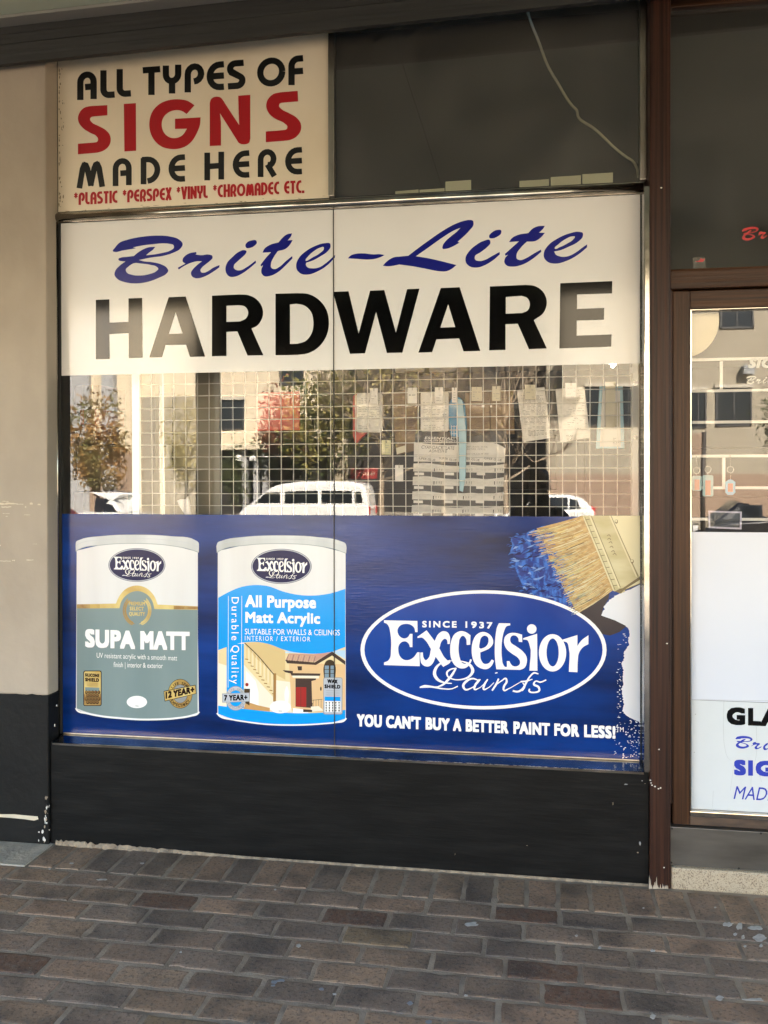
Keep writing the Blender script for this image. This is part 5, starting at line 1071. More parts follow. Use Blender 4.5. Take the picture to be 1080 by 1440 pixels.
# super glue display
gd = thing('glue_display', 'white and black counter display card of super glue tubes behind the grid', 'display', tuple(U(645, 724, .25)))
m = MB(); P = [U(x, y, .26) for x, y in ((584, 606), (712, 606), (712, 760), (578, 760))]; m.prism([(p.x, p.z) for p in P], .26, .30); m.build('backing', 'pack_black', gd)
f = Flat(.2585); Q = lambda p: tr(560, 600, 6.75, p)
f.add(smooth(Q([(150, 145, 1), (250, 160), (400, 172), (560, 172), (680, 155), (780, 145), (880, 150), (960, 172), (1018, 205, 1), (1012, 340, 1), (148, 330, 1)])), 'card_plain')
for i, (ya, yb) in enumerate(((345, 440), (470, 570), (610, 705), (740, 830), (870, 960))):
    x0 = 145 - i*5; f.add(smooth(Q([(x0, ya+5, 1), (x0+120, ya), (x0+300, ya+22), (x0+430, ya+28), (x0+560, ya+18), (x0+700, ya+28), (1006 - i*3, ya+10, 1), (1004 - i*3, yb, 1), (x0-3, yb-15, 1)])), 'card_white')
    for k, (xx, ww) in enumerate(((10, 90), (300, 85), (600, 80))):
        f.add(Q([(x0+xx, yb-6), (x0+xx+ww, yb-4), (x0+xx+ww, yb+22), (x0+xx, yb+20)]), 'card_plain')
    for xx in (195, 480, 770):
        for k, (dx, h_) in enumerate(((0, 34), (26, 26), (52, 22), (72, 30))): f.add(Q([(x0+xx+dx, ya+50), (x0+xx+dx+(10 if k == 0 else 5), ya+46), (x0+xx+dx+(8 if k == 0 else 5), ya+46+h_), (x0+xx+dx, ya+46+h_)]), 'txt_black' if k == 0 else 'txt_grey')
f.text('ESSENTIAL', (560+250/6.75, 600+118/6.75), (560+520/6.75, 600+126/6.75), 3.6, 'card_plain', .03, 1.1, .25); f.text('QUALITY PRODUCTS', (560+245/6.75, 600+140/6.75), (560+560/6.75, 600+148/6.75), 2.4, 'card_plain', .03, 1.1, .2)
f.text('CYANOACRYLATE', (560+222/6.75, 600+208/6.75), (560+535/6.75, 600+220/6.75), 4.6, 'txt_black', .02, 1.05, .2); f.text('ADHESIVE', (560+290/6.75, 600+243/6.75), (560+466/6.75, 600+246/6.75), 4, 'txt_black', .02, 1.05, .2)
for x0, x1 in ((185, 355), (388, 556), (594, 775), (806, 985)): f.text('SUPER GLUE', (560+x0/6.75, 600+308/6.75), (560+x1/6.75, 600+328/6.75), 3.1, 'txt_black', .02, 1.0, .2)
f.text('RUBBER, PLASTIC, WOOD,', (560+630/6.75, 600+198/6.75), (560+850/6.75, 600+200/6.75), 2.3, 'txt_grey', .01, 1.0, .2); f.text('LEATHER, METAL,', (560+640/6.75, 600+220/6.75), (560+830/6.75, 600+222/6.75), 2.3, 'txt_grey', .01, 1.0, .2); f.text('AND MUCH MORE!', (560+640/6.75, 600+268/6.75), (560+860/6.75, 600+266/6.75), 2.5, 'txt_grey', .01, 1.0, .2)
f.rib(Q([(150, 268, 0), (580, 272, 0)]), 'txt_grey', w=.4, sm=False); f.rib(Q([(150, 285, 0), (1010, 296, 0)]), 'txt_grey', w=.4, sm=False)
f.build('printed_face', gd)
# loose things at the left of the window
t = thing('display_stand', 'grey cloth covered display stand with two thin rods behind the grid', 'stand', tuple(U(240, 724, .45)))
m = MB(); c = U(247, 690, .55); r = U(277, 690, .55).x - c.x; m.tube([(c.x, .55, .5), (c.x, .55, U(247, 672, .55).z), (c.x, .55, U(247, 660, .55).z), (c.x, .55, U(247, 657, .55).z)], [r, r*.99, r*.9, r*.6], 28); m.build('drum', 'grey_cloth', t)
m = MB(); a, b = U(225, 555, .5), U(243.5, 660, .5); m.box(a.x, b.x, .5, .53, b.z, U(230, 552, .5).z, bev=.006); m.build('cloth_panel', 'grey_cloth', t)
for px, y0 in ((224, 543), (242.5, 546)):
    m = MB(); a = U(px, y0, .49); m.tube([(a.x, .49, 1.5), (a.x, .49, a.z)], .0035, 8); m.build('rod', 'trim_black', t)
m = MB(); a, b = U(237.5, 626, .47), U(237.5, 656, .47); m.tube([(a.x, .47, b.z), (a.x, .47, a.z)], .013, 14); m.build('tube', 'tube_white', t)
t = thing('backing_board', 'grey beige board standing behind the wire grid left of the canopy post mirror', 'board', tuple(U(265, 724, .62))); a, b = U(219, 760, .62), U(309, 500, .62); m = MB(); m.box(a.x, b.x, .62, .64, a.z, b.z, bev=.004); m.build('sheet', 'board_grey', t); m = MB(); m.box(a.x+.05, b.x-.05, .641, .70, a.z-.05, a.z); m.build('foot', 'shelf_dark', t)
t = thing('paper_scrap', 'torn scrap of white paper standing on the poster edge', 'paper', tuple(U(260, 720, .1)))
m = MB(); P = [U(x, y, .10) for x, y in ((248.5, 704), (253, 702), (262, 701.5), (263.5, 697.5), (265.5, 705), (268, 724), (268, 740), (262, 740), (260, 724), (252, 712))]; m.prism([(p.x, p.z) for p in P], .10, .112, bev=.002); m.build('sheet', 'paper', t)
g5 = 'faded cartons stacked inside the left window corner'
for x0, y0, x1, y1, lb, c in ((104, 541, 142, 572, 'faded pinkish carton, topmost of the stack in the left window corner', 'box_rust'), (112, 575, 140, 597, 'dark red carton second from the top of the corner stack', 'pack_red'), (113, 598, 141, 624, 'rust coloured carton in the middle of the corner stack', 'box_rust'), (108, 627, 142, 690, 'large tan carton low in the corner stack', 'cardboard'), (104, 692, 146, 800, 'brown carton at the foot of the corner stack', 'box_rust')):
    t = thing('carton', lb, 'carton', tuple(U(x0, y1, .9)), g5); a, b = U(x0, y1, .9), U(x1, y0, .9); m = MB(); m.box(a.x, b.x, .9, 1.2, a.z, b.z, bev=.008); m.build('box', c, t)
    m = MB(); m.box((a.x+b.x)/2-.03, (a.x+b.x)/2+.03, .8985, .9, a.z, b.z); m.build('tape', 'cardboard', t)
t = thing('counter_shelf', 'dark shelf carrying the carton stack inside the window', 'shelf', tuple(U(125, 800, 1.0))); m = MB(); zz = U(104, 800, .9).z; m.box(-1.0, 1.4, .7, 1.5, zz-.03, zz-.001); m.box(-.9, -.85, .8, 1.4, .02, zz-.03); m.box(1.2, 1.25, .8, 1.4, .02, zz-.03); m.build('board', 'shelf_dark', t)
# red poster cards seen behind the grid
t = slab('red_card', 'plain coral red card behind the wire grid, left of the pane joint', 'card', [(360.5, 552), (421.5, 550), (421.5, 605), (360.5, 606)], 'pack_red', .32, .01)
# deeper inside: racks
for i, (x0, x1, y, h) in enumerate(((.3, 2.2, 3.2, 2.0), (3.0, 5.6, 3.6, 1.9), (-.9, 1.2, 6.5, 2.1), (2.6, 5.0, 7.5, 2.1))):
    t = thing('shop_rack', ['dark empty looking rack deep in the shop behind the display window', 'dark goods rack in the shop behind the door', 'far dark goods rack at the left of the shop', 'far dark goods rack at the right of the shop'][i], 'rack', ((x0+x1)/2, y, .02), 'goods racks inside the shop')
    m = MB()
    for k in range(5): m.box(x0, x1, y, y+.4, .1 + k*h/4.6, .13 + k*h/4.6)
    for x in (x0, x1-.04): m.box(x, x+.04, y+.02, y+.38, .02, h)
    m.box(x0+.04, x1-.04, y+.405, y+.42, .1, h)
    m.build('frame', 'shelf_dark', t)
g6 = 'lit tube lamps on the shop ceiling'
for i, (px, py, zz) in enumerate(((1061, 578, 2.95), (1041, 594, 2.95), (867, 512, 2.95))):
    d = ray(px, py); k = (zz-CAM.z)/d.z; p = CAM + d*k; p.y = min(p.y, 13.2)
    t = thing('tube_lamp', ['lit white tube lamp in the shop, higher of the two in the door glass', 'lit white tube lamp in the shop, lower of the two in the door glass', 'lit white tube lamp seen just under the white banner'][i], 'lamp', (p.x, p.y, 3.0), g6)
    m = MB(); m.box(p.x-.05, p.x+.05, p.y-.65, p.y+.65, 3.02, 3.5); m.build('housing', 'grid_wire', t)
    m = MB(); m.tube([(p.x-.0, p.y-.6, 2.995), (p.x, p.y+.6, 2.995)], .022, 10); m.build('tube', 'tube_lamp', t)
# behind the upper pane: cream cable and six small cards on the bar
m = MB(); C_ = [(741, 14), (748, 34), (757, 58), (766, 82), (775, 100), (784, 117), (797, 138), (806, 149), (811, 156), (813, 164), (820, 170), (833, 180), (850, 194), (868, 210), (881, 222), (892, 229), (896, 236), (897.5, 250)]
P = []
for i, q in enumerate(smooth(C_, False, 3)):
    p = U(q[0], q[1], .045); P.append((p.x, .045 + .008*math.sin(i*.7), p.z))
m.tube(P, .0052, 8); tag(m.build('hanging_cable', 'cable'), 'cream cable hanging in a kinked curve behind the upper pane', 'cable')
g7 = 'small cards on the bar behind the upper pane'
for i, (x0, x1, ya, yb) in enumerate(((556, 588.5, 268, 275), (590, 625, 266, 273), (626.5, 662.5, 254.5, 271), (730.5, 772, 253.5, 263), (774.5, 817, 248, 258), (819, 862, 244, 254))):
    Y = .03; a, b = U(x0, ya+1, Y), U(x1, ya-1.5, Y); zc = ZT+.050
    t = thing('price_card', ['first cream card from the left on the bar', 'second cream card from the left on the bar', 'tallest cream card, third from the left on the bar', 'cream card just right of the gap on the bar', 'middle cream card of the right hand three on the bar', 'cream card nearest the cable end on the bar'][i] + ' behind the upper pane', 'card', (a.x, Y, zc), g7)
    m = MB(); m.prism([(a.x, zc-.05), (b.x, zc-.05), (b.x, b.z), (a.x, a.z)], Y, Y+.003); m.build('card', 'tag_cream', t)
t = thing('window_ledge', 'dark ledge board inside behind the head bar carrying small cards', 'ledge', (1.8, .05, ZT)); m = MB(); m.box(SX, W_, .012, .16, ZT+.005, ZT+.03); m.build('board', 'shelf_dark', t)

# ------------------------------------------------------------------ door glass: bars, trinkets, writing
YD = .03
dg = thing('door_security_grille', 'white flat bar grille behind the shop door glass', 'grille', (3, YD, 1.3))
m = MB()
for py in (506, 550, 594, 641.5, 686, 730):
    z = U(975, py, YD).z; m.box(gx0-.02, dx1-.05, YD, YD+.006, z-.0055, z+.0055, bev=.001)
m.build('bar', 'grid_wire', dg)
for px, pa, pb in ((1014.5, 506, 550), (1018, 641.5, 686)):
    m = MB(); a, b = U(px, pb, YD), U(px, pa, YD); m.box(a.x-.0055, a.x+.0055, YD+.0005, YD+.0055, a.z+.0056, b.z-.0056); m.build('upright', 'grid_wire', dg)
t = thing('cream_disc', 'cream round disc hung in the top left corner of the door glass', 'disc', tuple(U(965, 446, .05)))
c = U(965, 446, .05); m = MB(); rdx = U(1012, 446, .05).x - c.x; zcut = U(980, 441, .05).z
m.prism([(c.x + rdx*math.cos(a), min(zcut, c.z - .01 + rdx*1.16*math.sin(a))) for a in [2*math.pi*k/48 for k in range(48)]], .05, .07, bev=.004); m.build('disc', 'disc_cream', t)
g8 = 'key rings hanging behind the door glass'
for i, (rx, ry, pts, c, lb) in enumerate(((979.7, 661.5, (973, 669, 987, 690), 'key_aqua', 'clear key ring tag nearest the door stile'), (995.5, 660, (988, 668, 1003, 698), 'key_aqua', 'clear key ring tag with a long orange insert, middle of three'), (1027.3, 660.5, (1020, 674.5, 1034, 696), 'key_blue', 'sky blue key ring tag with clipped corners'))):
    Y = .022; t = thing('key_ring', lb + ' behind the door glass', 'key ring', tuple(U(rx, ry, Y)), g8)
    q = U(rx, ry, Y); m = MB(); m.ring((q.x, Y, q.z), U(rx+4.6, ry, Y).x - q.x, .0011); m.build('ring', 'steel', t)
    h = U(rx, ry-20 if i != 1 else ry-6, Y); m = MB(); m.tube([(h.x, Y, q.z+.013), (h.x-.001, Y, h.z), (h.x-.001, Y+.008, h.z+.002)], .0009, 6); m.build('hook', 'steel', t); m = MB(); e = U(rx, pts[1], Y); m.tube([(q.x, Y, q.z-.013), (e.x, Y, e.z)], .0014, 6); m.build('link', 'steel', t)
    a, b = U(pts[0], pts[3], Y), U(pts[2], pts[1], Y); k = .004 if i < 2 else .009
    m = MB(); m.prism([(a.x+k, a.z), (b.x-k, a.z), (b.x, a.z+k), (b.x, b.z-k), (b.x-k*1.4, b.z), (a.x+k*1.4, b.z), (a.x, b.z-k), (a.x, a.z+k)], Y-.002, Y+.002); m.build('fob', c, t)
    m = MB(); x0, x1 = (a.x*.75+b.x*.25), (a.x*.25+b.x*.75); m.box(x0, x1, Y-.003, Y-.0021, a.z + (b.z-a.z)*(.2 if i == 2 else .05), a.z + (b.z-a.z)*.75); m.build('insert', 'tag_orange', t)
t = thing('small_slate', 'small slate in a lilac frame behind the door glass', 'slate', tuple(U(1019, 743, .02)))
P = [U(x, y, .022) for x, y in ((996, 718), (1043, 719.5), (1042.5, 744.5), (996.5, 742.5))]; I = [U(x, y, .022) for x, y in ((998.3, 720.5), (1040.6, 721.7), (1040.3, 742), (998.6, 740.3))]
m = MB(); m.prism([(p.x, p.z) for p in I], .0215, .026); m.build('slate', 'slate', t)
m = MB()
for i in range(4):
    j = (i+1) % 4; m.prism([(P[i].x, P[i].z), (P[j].x, P[j].z), (I[j].x, I[j].z), (I[i].x, I[i].z)], .018, .028)
m.build('frame', 'lilac_frame', t)
# writing on the door glass and the fanlight
def brite_at(f, px0, py0, wpx, slope, mname, hk=1.0, wtot=667.0):
    """the script shop name set small: traced outlines moved to (px0,py0) top left"""
    k = wpx/wtot; keep = f.xf
    f.xf = lambda p: (px0 + (p[0]-158)*k, py0 + (p[1] - 331 + (p[0]-158)*.0475)*k*hk + (p[0]-158)*k*slope)
    for l in BRITE: f.add([smooth(q, True, 3) for q in l], mname)
    f.xf = keep
dw = thing('glass_lettering', 'white painted letters on the shop door glass', 'lettering', tuple(U(1050, 530, -.021)))
f = Flat(-.0212); f.text('SIGNS', (1052, 517.5), (1117, 517), 14, 'decal_white', .05, 1.12, .2); f.build('lettering', dw); f = Flat(-.0212); brite_at(f, 1049.5, 528, 96, -.02, 'decal_white', 1.25); f.build('lettering', dw)
dr = thing('fanlight_lettering', 'red script letters on the fanlight above the door', 'lettering', tuple(U(1045, 330, -.001)))
f = Flat(-.0012); brite_at(f, 1043, 319, 160, -.075, 'red_script', 1.2); f.build('lettering', dr)
tg = thing('fanlight_sticker', 'small clear sticker with a red mark in the lower corner of the fanlight', 'sticker', tuple(U(984, 378, -.001)))
f = Flat(-.0012); f.add([(974, 362.5), (991.5, 361.5), (992, 377), (974.5, 378)], 'clear_film'); f.add([(977, 368), (984, 366), (985, 363), (988.5, 364.5), (991.5, 363.5), (989, 368), (984, 368.5)], 'red_script'); f.build('film', tg)
db = thing('door_panel', 'white panel covering the lower door glass with black and blue lettering', 'panel', tuple(U(1020, 1138, -.022)))
f = Flat(-.0225, True); zq = U(975, 748, -.0225).z; zr = U(975, 984, -.0225).z
f.add([(gx0+.007, zr), (gx1, zr), (gx1, zq), (gx0+.007, zq)], 'door_panel_white'); f.build('upper_sheet', db)
f = Flat(-.0232, True); f.add([(gx0+.009, gz0), (gx1, gz0), (gx1, zr-.002), (gx0+.009, zr-.001)], 'door_sign_white'); f.build('lower_sheet', db)
f = Flat(-.0236); f.text('GLASS', (1022, 1019), (1134, 1023.5), 25, 'ink_black', .056, 1.16); f.build('lettering', db)
f = Flat(-.0236); brite_at(f, 1034, 1033, 164, .085, 'ink_door_blue', 1.12); f.build('lettering', db); f = Flat(-.0236)
f.text('SIGNS', (1032.3, 1090), (1137, 1094), 22, 'ink_door_blue', .056, 1.16); f.build('lettering', db); f = Flat(-.0236); f.text('MADE', (1031.5, 1123.5), (1092, 1126.5), 18.5, 'ink_door_blue', .012, 1.0, .28); f.build('lettering', db)
f = Flat(-.0235)
f.rib([(972, 984, .6), (1016, 984.5, .5), (1080, 985.5, .4)], 'crack', sm=False)
f.rib([(1018, 985, .35), (1017.5, 1030, .35), (1019, 1050, .3), (1024, 1066, .25), (1028, 1070, .1)], 'crack'); f.rib([(1063.5, 1022, .35), (1063.8, 1060, .3), (1062, 1070, .3), (1056, 1100, .25), (1057, 1112, .1)], 'crack'); f.rib([(1067, 1084, .25), (1071, 1100, .2)], 'crack'); f.rib([(1032, 1075, .25), (1027, 1112, .2)], 'crack'); f.rib([(1003, 1112, .3), (1002, 1136, .2)], 'crack')
for x, y in ((978, 1004.5), (976.5, 1058)): f.add(blob(x, y, .7, .7, 7, int(y)), 'txt_grey')
f.build('hairline_crack', db)['kind'] = 'stuff'
# ------------------------------------------------------------------ across the street (seen mirrored in the glass)
DB = 44.0
def wall_box(name, label, cat, px0, px1, pyt, D, depth, mname, group=None, zt=None):
    a = M(px0, 680, D); b = M(px1, 680, D); zt = zt or M((px0+px1)/2, pyt, D).z
    t = thing(name, label, cat, ((a.x+b.x)/2, -D, -.03), group)
    m = MB(); m.box(a.x, b.x, -D-depth, -D, -.57, zt); m.build('wall', mname, t)
    m = MB(); m.box(a.x-.15, b.x+.15, -D-depth-.1, -D+.12, zt+.001, zt+.28); m.build('parapet', mname, t)
    return t
def window(t, px0, py0, px1, py1, D, div=2):
    a, b = M(px0, py1, D), M(px1, py0, D); x0, x1, z0, z1 = a.x, b.x, a.z, b.z
    m = MB()
    for q in ((x0-.08, x0, z0, z1), (x1, x1+.08, z0, z1), (x0-.08, x1+.08, z1, z1+.08)): m.box(q[0], q[1], -D+.001, -D+.08, q[2], q[3])
    for k in range(1, div): x = x0 + (x1-x0)*k/div; m.box(x-.03, x+.03, -D+.02, -D+.06, z0, z1)
    w_ = m.build('window', 'win_frame', t)
    m = MB(); m.box(x0, x1, -D+.002, -D+.018, z0, z1); p = m.build('pane', 'win_dark', w_)
    m = MB(); m.box(x0-.14, x1+.14, -D+.001, -D+.16, z0-.16, z0-.001); m.build('sill', 'sill_stone', w_)
cb = wall_box('office_building', 'long cream rendered office building across the street, mirrored in the window', 'building', 60, 468, 437, DB, 10, 'cream_wall')
def pil(px0, px1, mname, name='pilaster', y0=690, y1=438, d=.35):
    a, b = M(px0, y0, DB), M(px1, y1, DB); m = MB(); m.box(a.x, b.x, -DB+.002, -DB+d, -.56 if y0 > 685 else a.z, b.z); m.build(name, mname, cb)
pil(190, 201, 'cream_pilaster'); pil(150, 166, 'grey_wall', d=.5); pil(96, 128, 'grey_wall', d=.3); pil(227, 233, 'cream_pilaster', d=.25)
a, b = M(60, 690, DB), M(188, 636, DB); m = MB(); m.box(a.x, b.x, -DB+.003, -DB+.2, -.56, b.z); m.build('plinth', 'brown_wall', cb)
a, b = M(204, 690, DB), M(276, 557, DB); m = MB(); m.box(a.x, b.x, -DB+.003, -DB+.2, -.56, b.z); m.build('lower_wall_shade', 'tan_wall', cb)  # tan slab puts the shade on the lower cream wall into colour
a, b = M(300, 690, DB), M(468, 633, DB); m = MB(); m.box(a.x, b.x, -DB+.003, -DB+.08, -.56, b.z); m.build('entrance_shade', 'dark_wall', cb)  # flat dark sheet standing in for the shade under the entrance slab
m = MB(); m.box(a.x, b.x, -DB+.003, -DB+1.4, b.z+.002, b.z+.3); m.build('entrance_slab', 'cream_wall', cb)
for px in (352, 368, 380):
    q = M(px, 690, DB); m = MB(); m.box(q.x-.14, q.x+.14, -DB+.6, -DB+.9, -.56, b.z); m.build('column', 'grey_wall', cb)
for px, w_ in ((345, 8), (364, 10), (382, 8), (402, 9)):
    q = M(px, 645, DB); m = MB(); m.box(q.x, q.x+.28*w_/8, -DB+1.42, -DB+1.46, q.z-.14, q.z+.16); m.build('notice', 'paper', cb)
window(cb, 309, 604, 342, 557, DB); window(cb, 252, 520, 268, 480, DB); window(cb, 100, 610, 120, 575, DB); window(cb, 395, 540, 425, 495, DB); window(cb, 318, 500, 345, 460, DB)
db_ = wall_box('glazed_block', 'dark clad block behind the bare trees, mirrored in the middle of the window', 'building', 470, 769, 380, DB+4, 8, 'dark_wall')
for i in range(5):
    for j in range(3): window(db_, 490 + i*56, 600 - j*62, 530 + i*56, 570 - j*62, DB+4)
tb = wall_box('tan_building', 'tan rendered building with dark windows, mirrored at the right of the window', 'building', 769.5, 1420, 250, DB-1, 10, 'tan_wall')
D2 = DB-1
for q in ((826, 599, 862, 541), (866, 599, 900, 541), (1015, 463, 1056, 425), (972, 600, 990, 543), (1008, 598, 1054, 540), (880, 470, 915, 425), (1090, 598, 1130, 540), (1150, 598, 1190, 540), (1100, 463, 1140, 425)): window(tb, *q, D2)
a, b = M(769.5, 690, D2), M(900, 668, D2); m = MB(); m.box(a.x, b.x+12, -D2+.003, -D2+.15, -.56, b.z); m.build('plinth', 'brown_wall', tb)
q = M(1050, 520, D2); m = MB(); m.box(q.x-.25, q.x+.25, -D2+.003, -D2+.5, q.z-.22, q.z+.22); 
for k in range(5): m.box(q.x-.27, q.x+.27, -D2+.501, -D2+.53, q.z-.2+k*.085, q.z-.16+k*.085)
m.build('air_vent', 'vent_grey', tb)
a, b = M(790, 560, D2), M(815, 500, D2); m = MB(); m.box(a.x, b.x, -D2+.003, -D2+1.3, a.z-.1, b.z); m.build('bay', 'tan_wall', tb)
rb = thing('street_signboard', 'red board with pale letters standing by the far pavement', 'sign', tuple(M(510, 690, 34)))
a, b = M(493, 674, 34), M(531, 659, 34); m = MB(); m.box(a.x, b.x, -34.05, -34, a.z, b.z); m.build('board', 'signboard_red', rb)
for x in (a.x+.1, b.x-.1): m = MB(); m.box(x-.03, x+.03, -34.05, -34.001, -.57, a.z); m.build('leg', 'win_frame', rb)
m = MB(); vs, fs, x0, x1 = textmesh('FRENCH', .01, 1.1, 0); k = (b.x-a.x)*.7/(x1-x0)
for t_ in fs:
    try: m.bm.faces.new([m.bm.verts.new((b.x-.12-(vs[i][0]-x0)*k, -33.995, a.z+.13+vs[i][1]*.16)) for i in t_])
    except ValueError: pass
m.build('lettering', 'tag_cream', rb)
def tree(name, label, pos, H, cr, ch, leaf, bark='bark', nleaf=1500, ls=.10, seed=0, nl=9, trunk_h=None, tr_=.09, bareness=0., group='street trees across the road'):
    rr = random.Random(seed); t = thing(name, label, 'tree', pos, group); P = Vector(pos); th = trunk_h or H*.33
    m = MB(); lean = Vector((rr.uniform(-.12, .12), 0, 0))
    m.tube([P + Vector((0, 0, -.05)), P + Vector((0, 0, .1)), P + lean*.5 + Vector((0, 0, th*.6)), P + lean + Vector((0, 0, th)), P + lean*1.6 + Vector((0, 0, th + (H-th)*.55))], [tr_*1.5, tr_*1.1, tr_*.9, tr_*.75, tr_*.25], 8)
    tips = []
    def limb(p, d, L, r, dep):
        pts = [p]; rad = [r]; q = p.copy(); dd = d.normalized()
        for k in range(4):
            dd = (dd + Vector((rr.uniform(-.28, .28), rr.uniform(-.28, .28), rr.uniform(-.1, .25)))).normalized(); q = q + dd*L/4; pts.append(q.copy()); rad.append(r*(1-.2*(k+1)))
            if dep > 0 and k >= 1:
                for _ in range(2): limb(q.copy(), dd + Vector((rr.uniform(-.9, .9), rr.uniform(-.9, .9), rr.uniform(-.3, .6))), L*.55, r*.5, dep-1)
        m.tube(pts, rad, 5 if dep else 4); tips.append(q.copy()); tips.append(pts[2])
    for i in range(nl):
        a = 2*math.pi*i/nl + rr.uniform(-.4, .4); u = i/nl
        limb(P + lean*(1+.5*u) + Vector((0, 0, th*.75 + (H-th)*.5*u)), Vector((math.cos(a), math.sin(a), .5 + .8*u)), cr*(1.0-.35*u), tr_*.5, 2 if bareness else 1)
    m.build('trunk', bark, t)
    V = []; Fc = []; C = P + lean + Vector((0, 0, H - ch/2))
    cl = [C + Vector((rr.gauss(0, .42)*cr, rr.gauss(0, .42)*cr, rr.gauss(0, .27)*ch)) for _ in range(26)]
    for i in range(nleaf):
        q = (rr.choice(tips) if rr.random() < .6 else rr.choice(cl)) + Vector((rr.gauss(0, .17)*cr, rr.gauss(0, .17)*cr, rr.gauss(0, .11)*ch))
        e = q - C
        if (e.x/cr)**2 + (e.y/cr)**2 + (e.z/(ch*.56))**2 > 1.25: continue
        u = Vector((rr.gauss(0, 1), rr.gauss(0, 1), rr.gauss(0, 1))).normalized(); v = u.cross(Vector((rr.gauss(0, 1), rr.gauss(0, 1), rr.gauss(0, 1)))).normalized(); s_ = ls*rr.uniform(.6, 1.35); b = len(V)
        V += [tuple(q - u*s_), tuple(q + v*s_*.45), tuple(q + u*s_), tuple(q - v*s_*.45)]; Fc.append((b, b+1, b+2, b+3))
    if V:
        me = bpy.data.meshes.new('crown'); me.from_pydata(V, [], Fc); me.update(); addobj('crown', me, leaf, t)
    return t
def gz(px, D): p = M(px, 690, D); return (p.x, p.y, -.56 if D > 33.3 else -.68)
tree('street_tree', 'small round tree turning orange and olive, mirrored at the left end of the window', gz(143, 27), 5.1, 1.15, 3.2, 'leaf_olive', nleaf=4200, seed=1, tr_=.10, ls=.085, trunk_h=1.3)
tree('street_tree', 'pale yellow leaved tree beyond the grey display stand', gz(258, 33), 5.3, 1.1, 3.4, 'leaf_yellow', nleaf=2600, seed=2, tr_=.07, ls=.08)
tree('street_tree', 'thin dark shrubby tree beside the canopy post', gz(333, 29), 3.5, .75, 2.6, 'leaf_dark', nleaf=1300, seed=3, tr_=.04, ls=.07)
tree('street_tree', 'red leaved tree above the van roof, left of the green one', gz(402, 35), 6.2, 1.4, 3.0, 'leaf_red', nleaf=3000, seed=4, tr_=.10, ls=.09, trunk_h=2.4)
tree('street_tree', 'large green and yellow tree above the van', gz(455, 32), 7.6, 2.0, 5.2, 'leaf_green', nleaf=5200, seed=5, tr_=.15, ls=.10, trunk_h=2.0)
tree('street_tree', 'bush green tree low behind the van roof', gz(410, 38), 4.6, 1.9, 3.4, 'leaf_dark', nleaf=3600, seed=9, tr_=.10, ls=.10, trunk_h=1.0)
tree('street_tree', 'half bare tree with pale twigs behind the hang cards', gz(535, 30), 8.8, 3.0, 5.6, 'leaf_yellow', 'bark_pale', nleaf=2200, seed=6, tr_=.12, ls=.08, nl=13, bareness=1, trunk_h=2.6)
tree('street_tree', 'bare pale branched tree above the white hatchback', gz(712, 31), 8.4, 3.0, 5.4, 'leaf_yellow', 'bark_pale', nleaf=160, seed=7, tr_=.11, ls=.06, nl=14, bareness=1, trunk_h=2.6)
tree('street_tree', 'half bare tree with pale twigs between the other two bare ones', gz(625, 34), 9.4, 3.0, 5.6, 'leaf_olive', 'bark_pale', nleaf=900, seed=8, tr_=.12, ls=.08, nl=12, bareness=1, trunk_h=2.8)
tree('street_tree', 'olive leaved tree mirrored at the right edge of the door glass', gz(1128, 30), 6.2, 1.6, 3.4, 'leaf_dark', nleaf=2600, seed=10, tr_=.10, ls=.09, trunk_h=2.4)
# vehicles
def wheel(t, x, y, r, w_=.2):
    m = MB(); m.tube([(x, y-w_/2, r), (x, y-w_/2+.03, r), (x, y+w_/2-.03, r), (x, y+w_/2, r)], [r*.93, r, r, r*.93], 26); wl = m.build('wheel', 'tyre', t)
    s_ = 1 if y > 0 else -1; m = MB(); m.tube([(x, y+s_*(w_/2+.001), r), (x, y+s_*(w_/2+.02), r)], [r*.62, r*.5], 18); m.build('rim', 'rim', wl)
def vehicle(name, label, cat, loc, body, L, Wd, paint, cabin, wins, wheels, r, bev=.09, taper=(.9, 1.5, .18), lamps=True, hrear=.8, hfront=.7, group=None):
    t = thing(name, label, cat, (0, 0, 0), group)
    m = MB(); m.prism(body, -Wd/2, Wd/2, bev=bev, seg=3)
    if cabin: m.prism(cabin, -Wd/2+.06, Wd/2-.06, bev=bev*.8, taper=taper, seg=3)
    m.build('body', paint, t)
    zb0, zt0, k = taper
    for wq in wins:
        for s_ in (1, -1):
            m = MB(); vs = []
            for x, z in wq:
                f = max(0, min(1, (z-zb0)/(zt0-zb0))) if cabin else 0
                hw = (Wd/2 - (.06 if cabin else 0))*(1-k*f) + .004; vs.append(m.bm.verts.new((x, s_*hw, z)))
            f_ = m.bm.faces.new(vs if s_ < 0 else vs[::-1])
            if s_ > 0 and f_.normal.y < 0: pass
            g = bmesh.ops.solidify(m.bm, geom=[f_], thickness=.012) if False else None
            m.build('side_window', 'car_glass', t)
    for x in wheels:
        for s_ in (1, -1): wheel(t, x, s_*(Wd/2-.08), r)
    if lamps:
        for s_ in (1, -1):
            m = MB(); m.box(-L/2-.02, -L/2+.12, s_*(Wd/2-.42)-.16, s_*(Wd/2-.42)+.16, hfront-.1, hfront+.08, bev=.02); m.build('headlight', 'lamp_clear', t)
            m = MB(); m.box(L/2-.10, L/2+.015, s_*(Wd/2-.16)-.09, s_*(Wd/2-.16)+.09, hrear-.14, hrear+.14, bev=.02); m.build('tail_light', 'lamp_red', t)
    m = MB(); m.box(-L/2-.03, L/2+.03, -Wd/2+.1, Wd/2-.1, .25, .42, bev=.03); m.build('bumper', 'trim_black', t)
    t.location = loc; return t
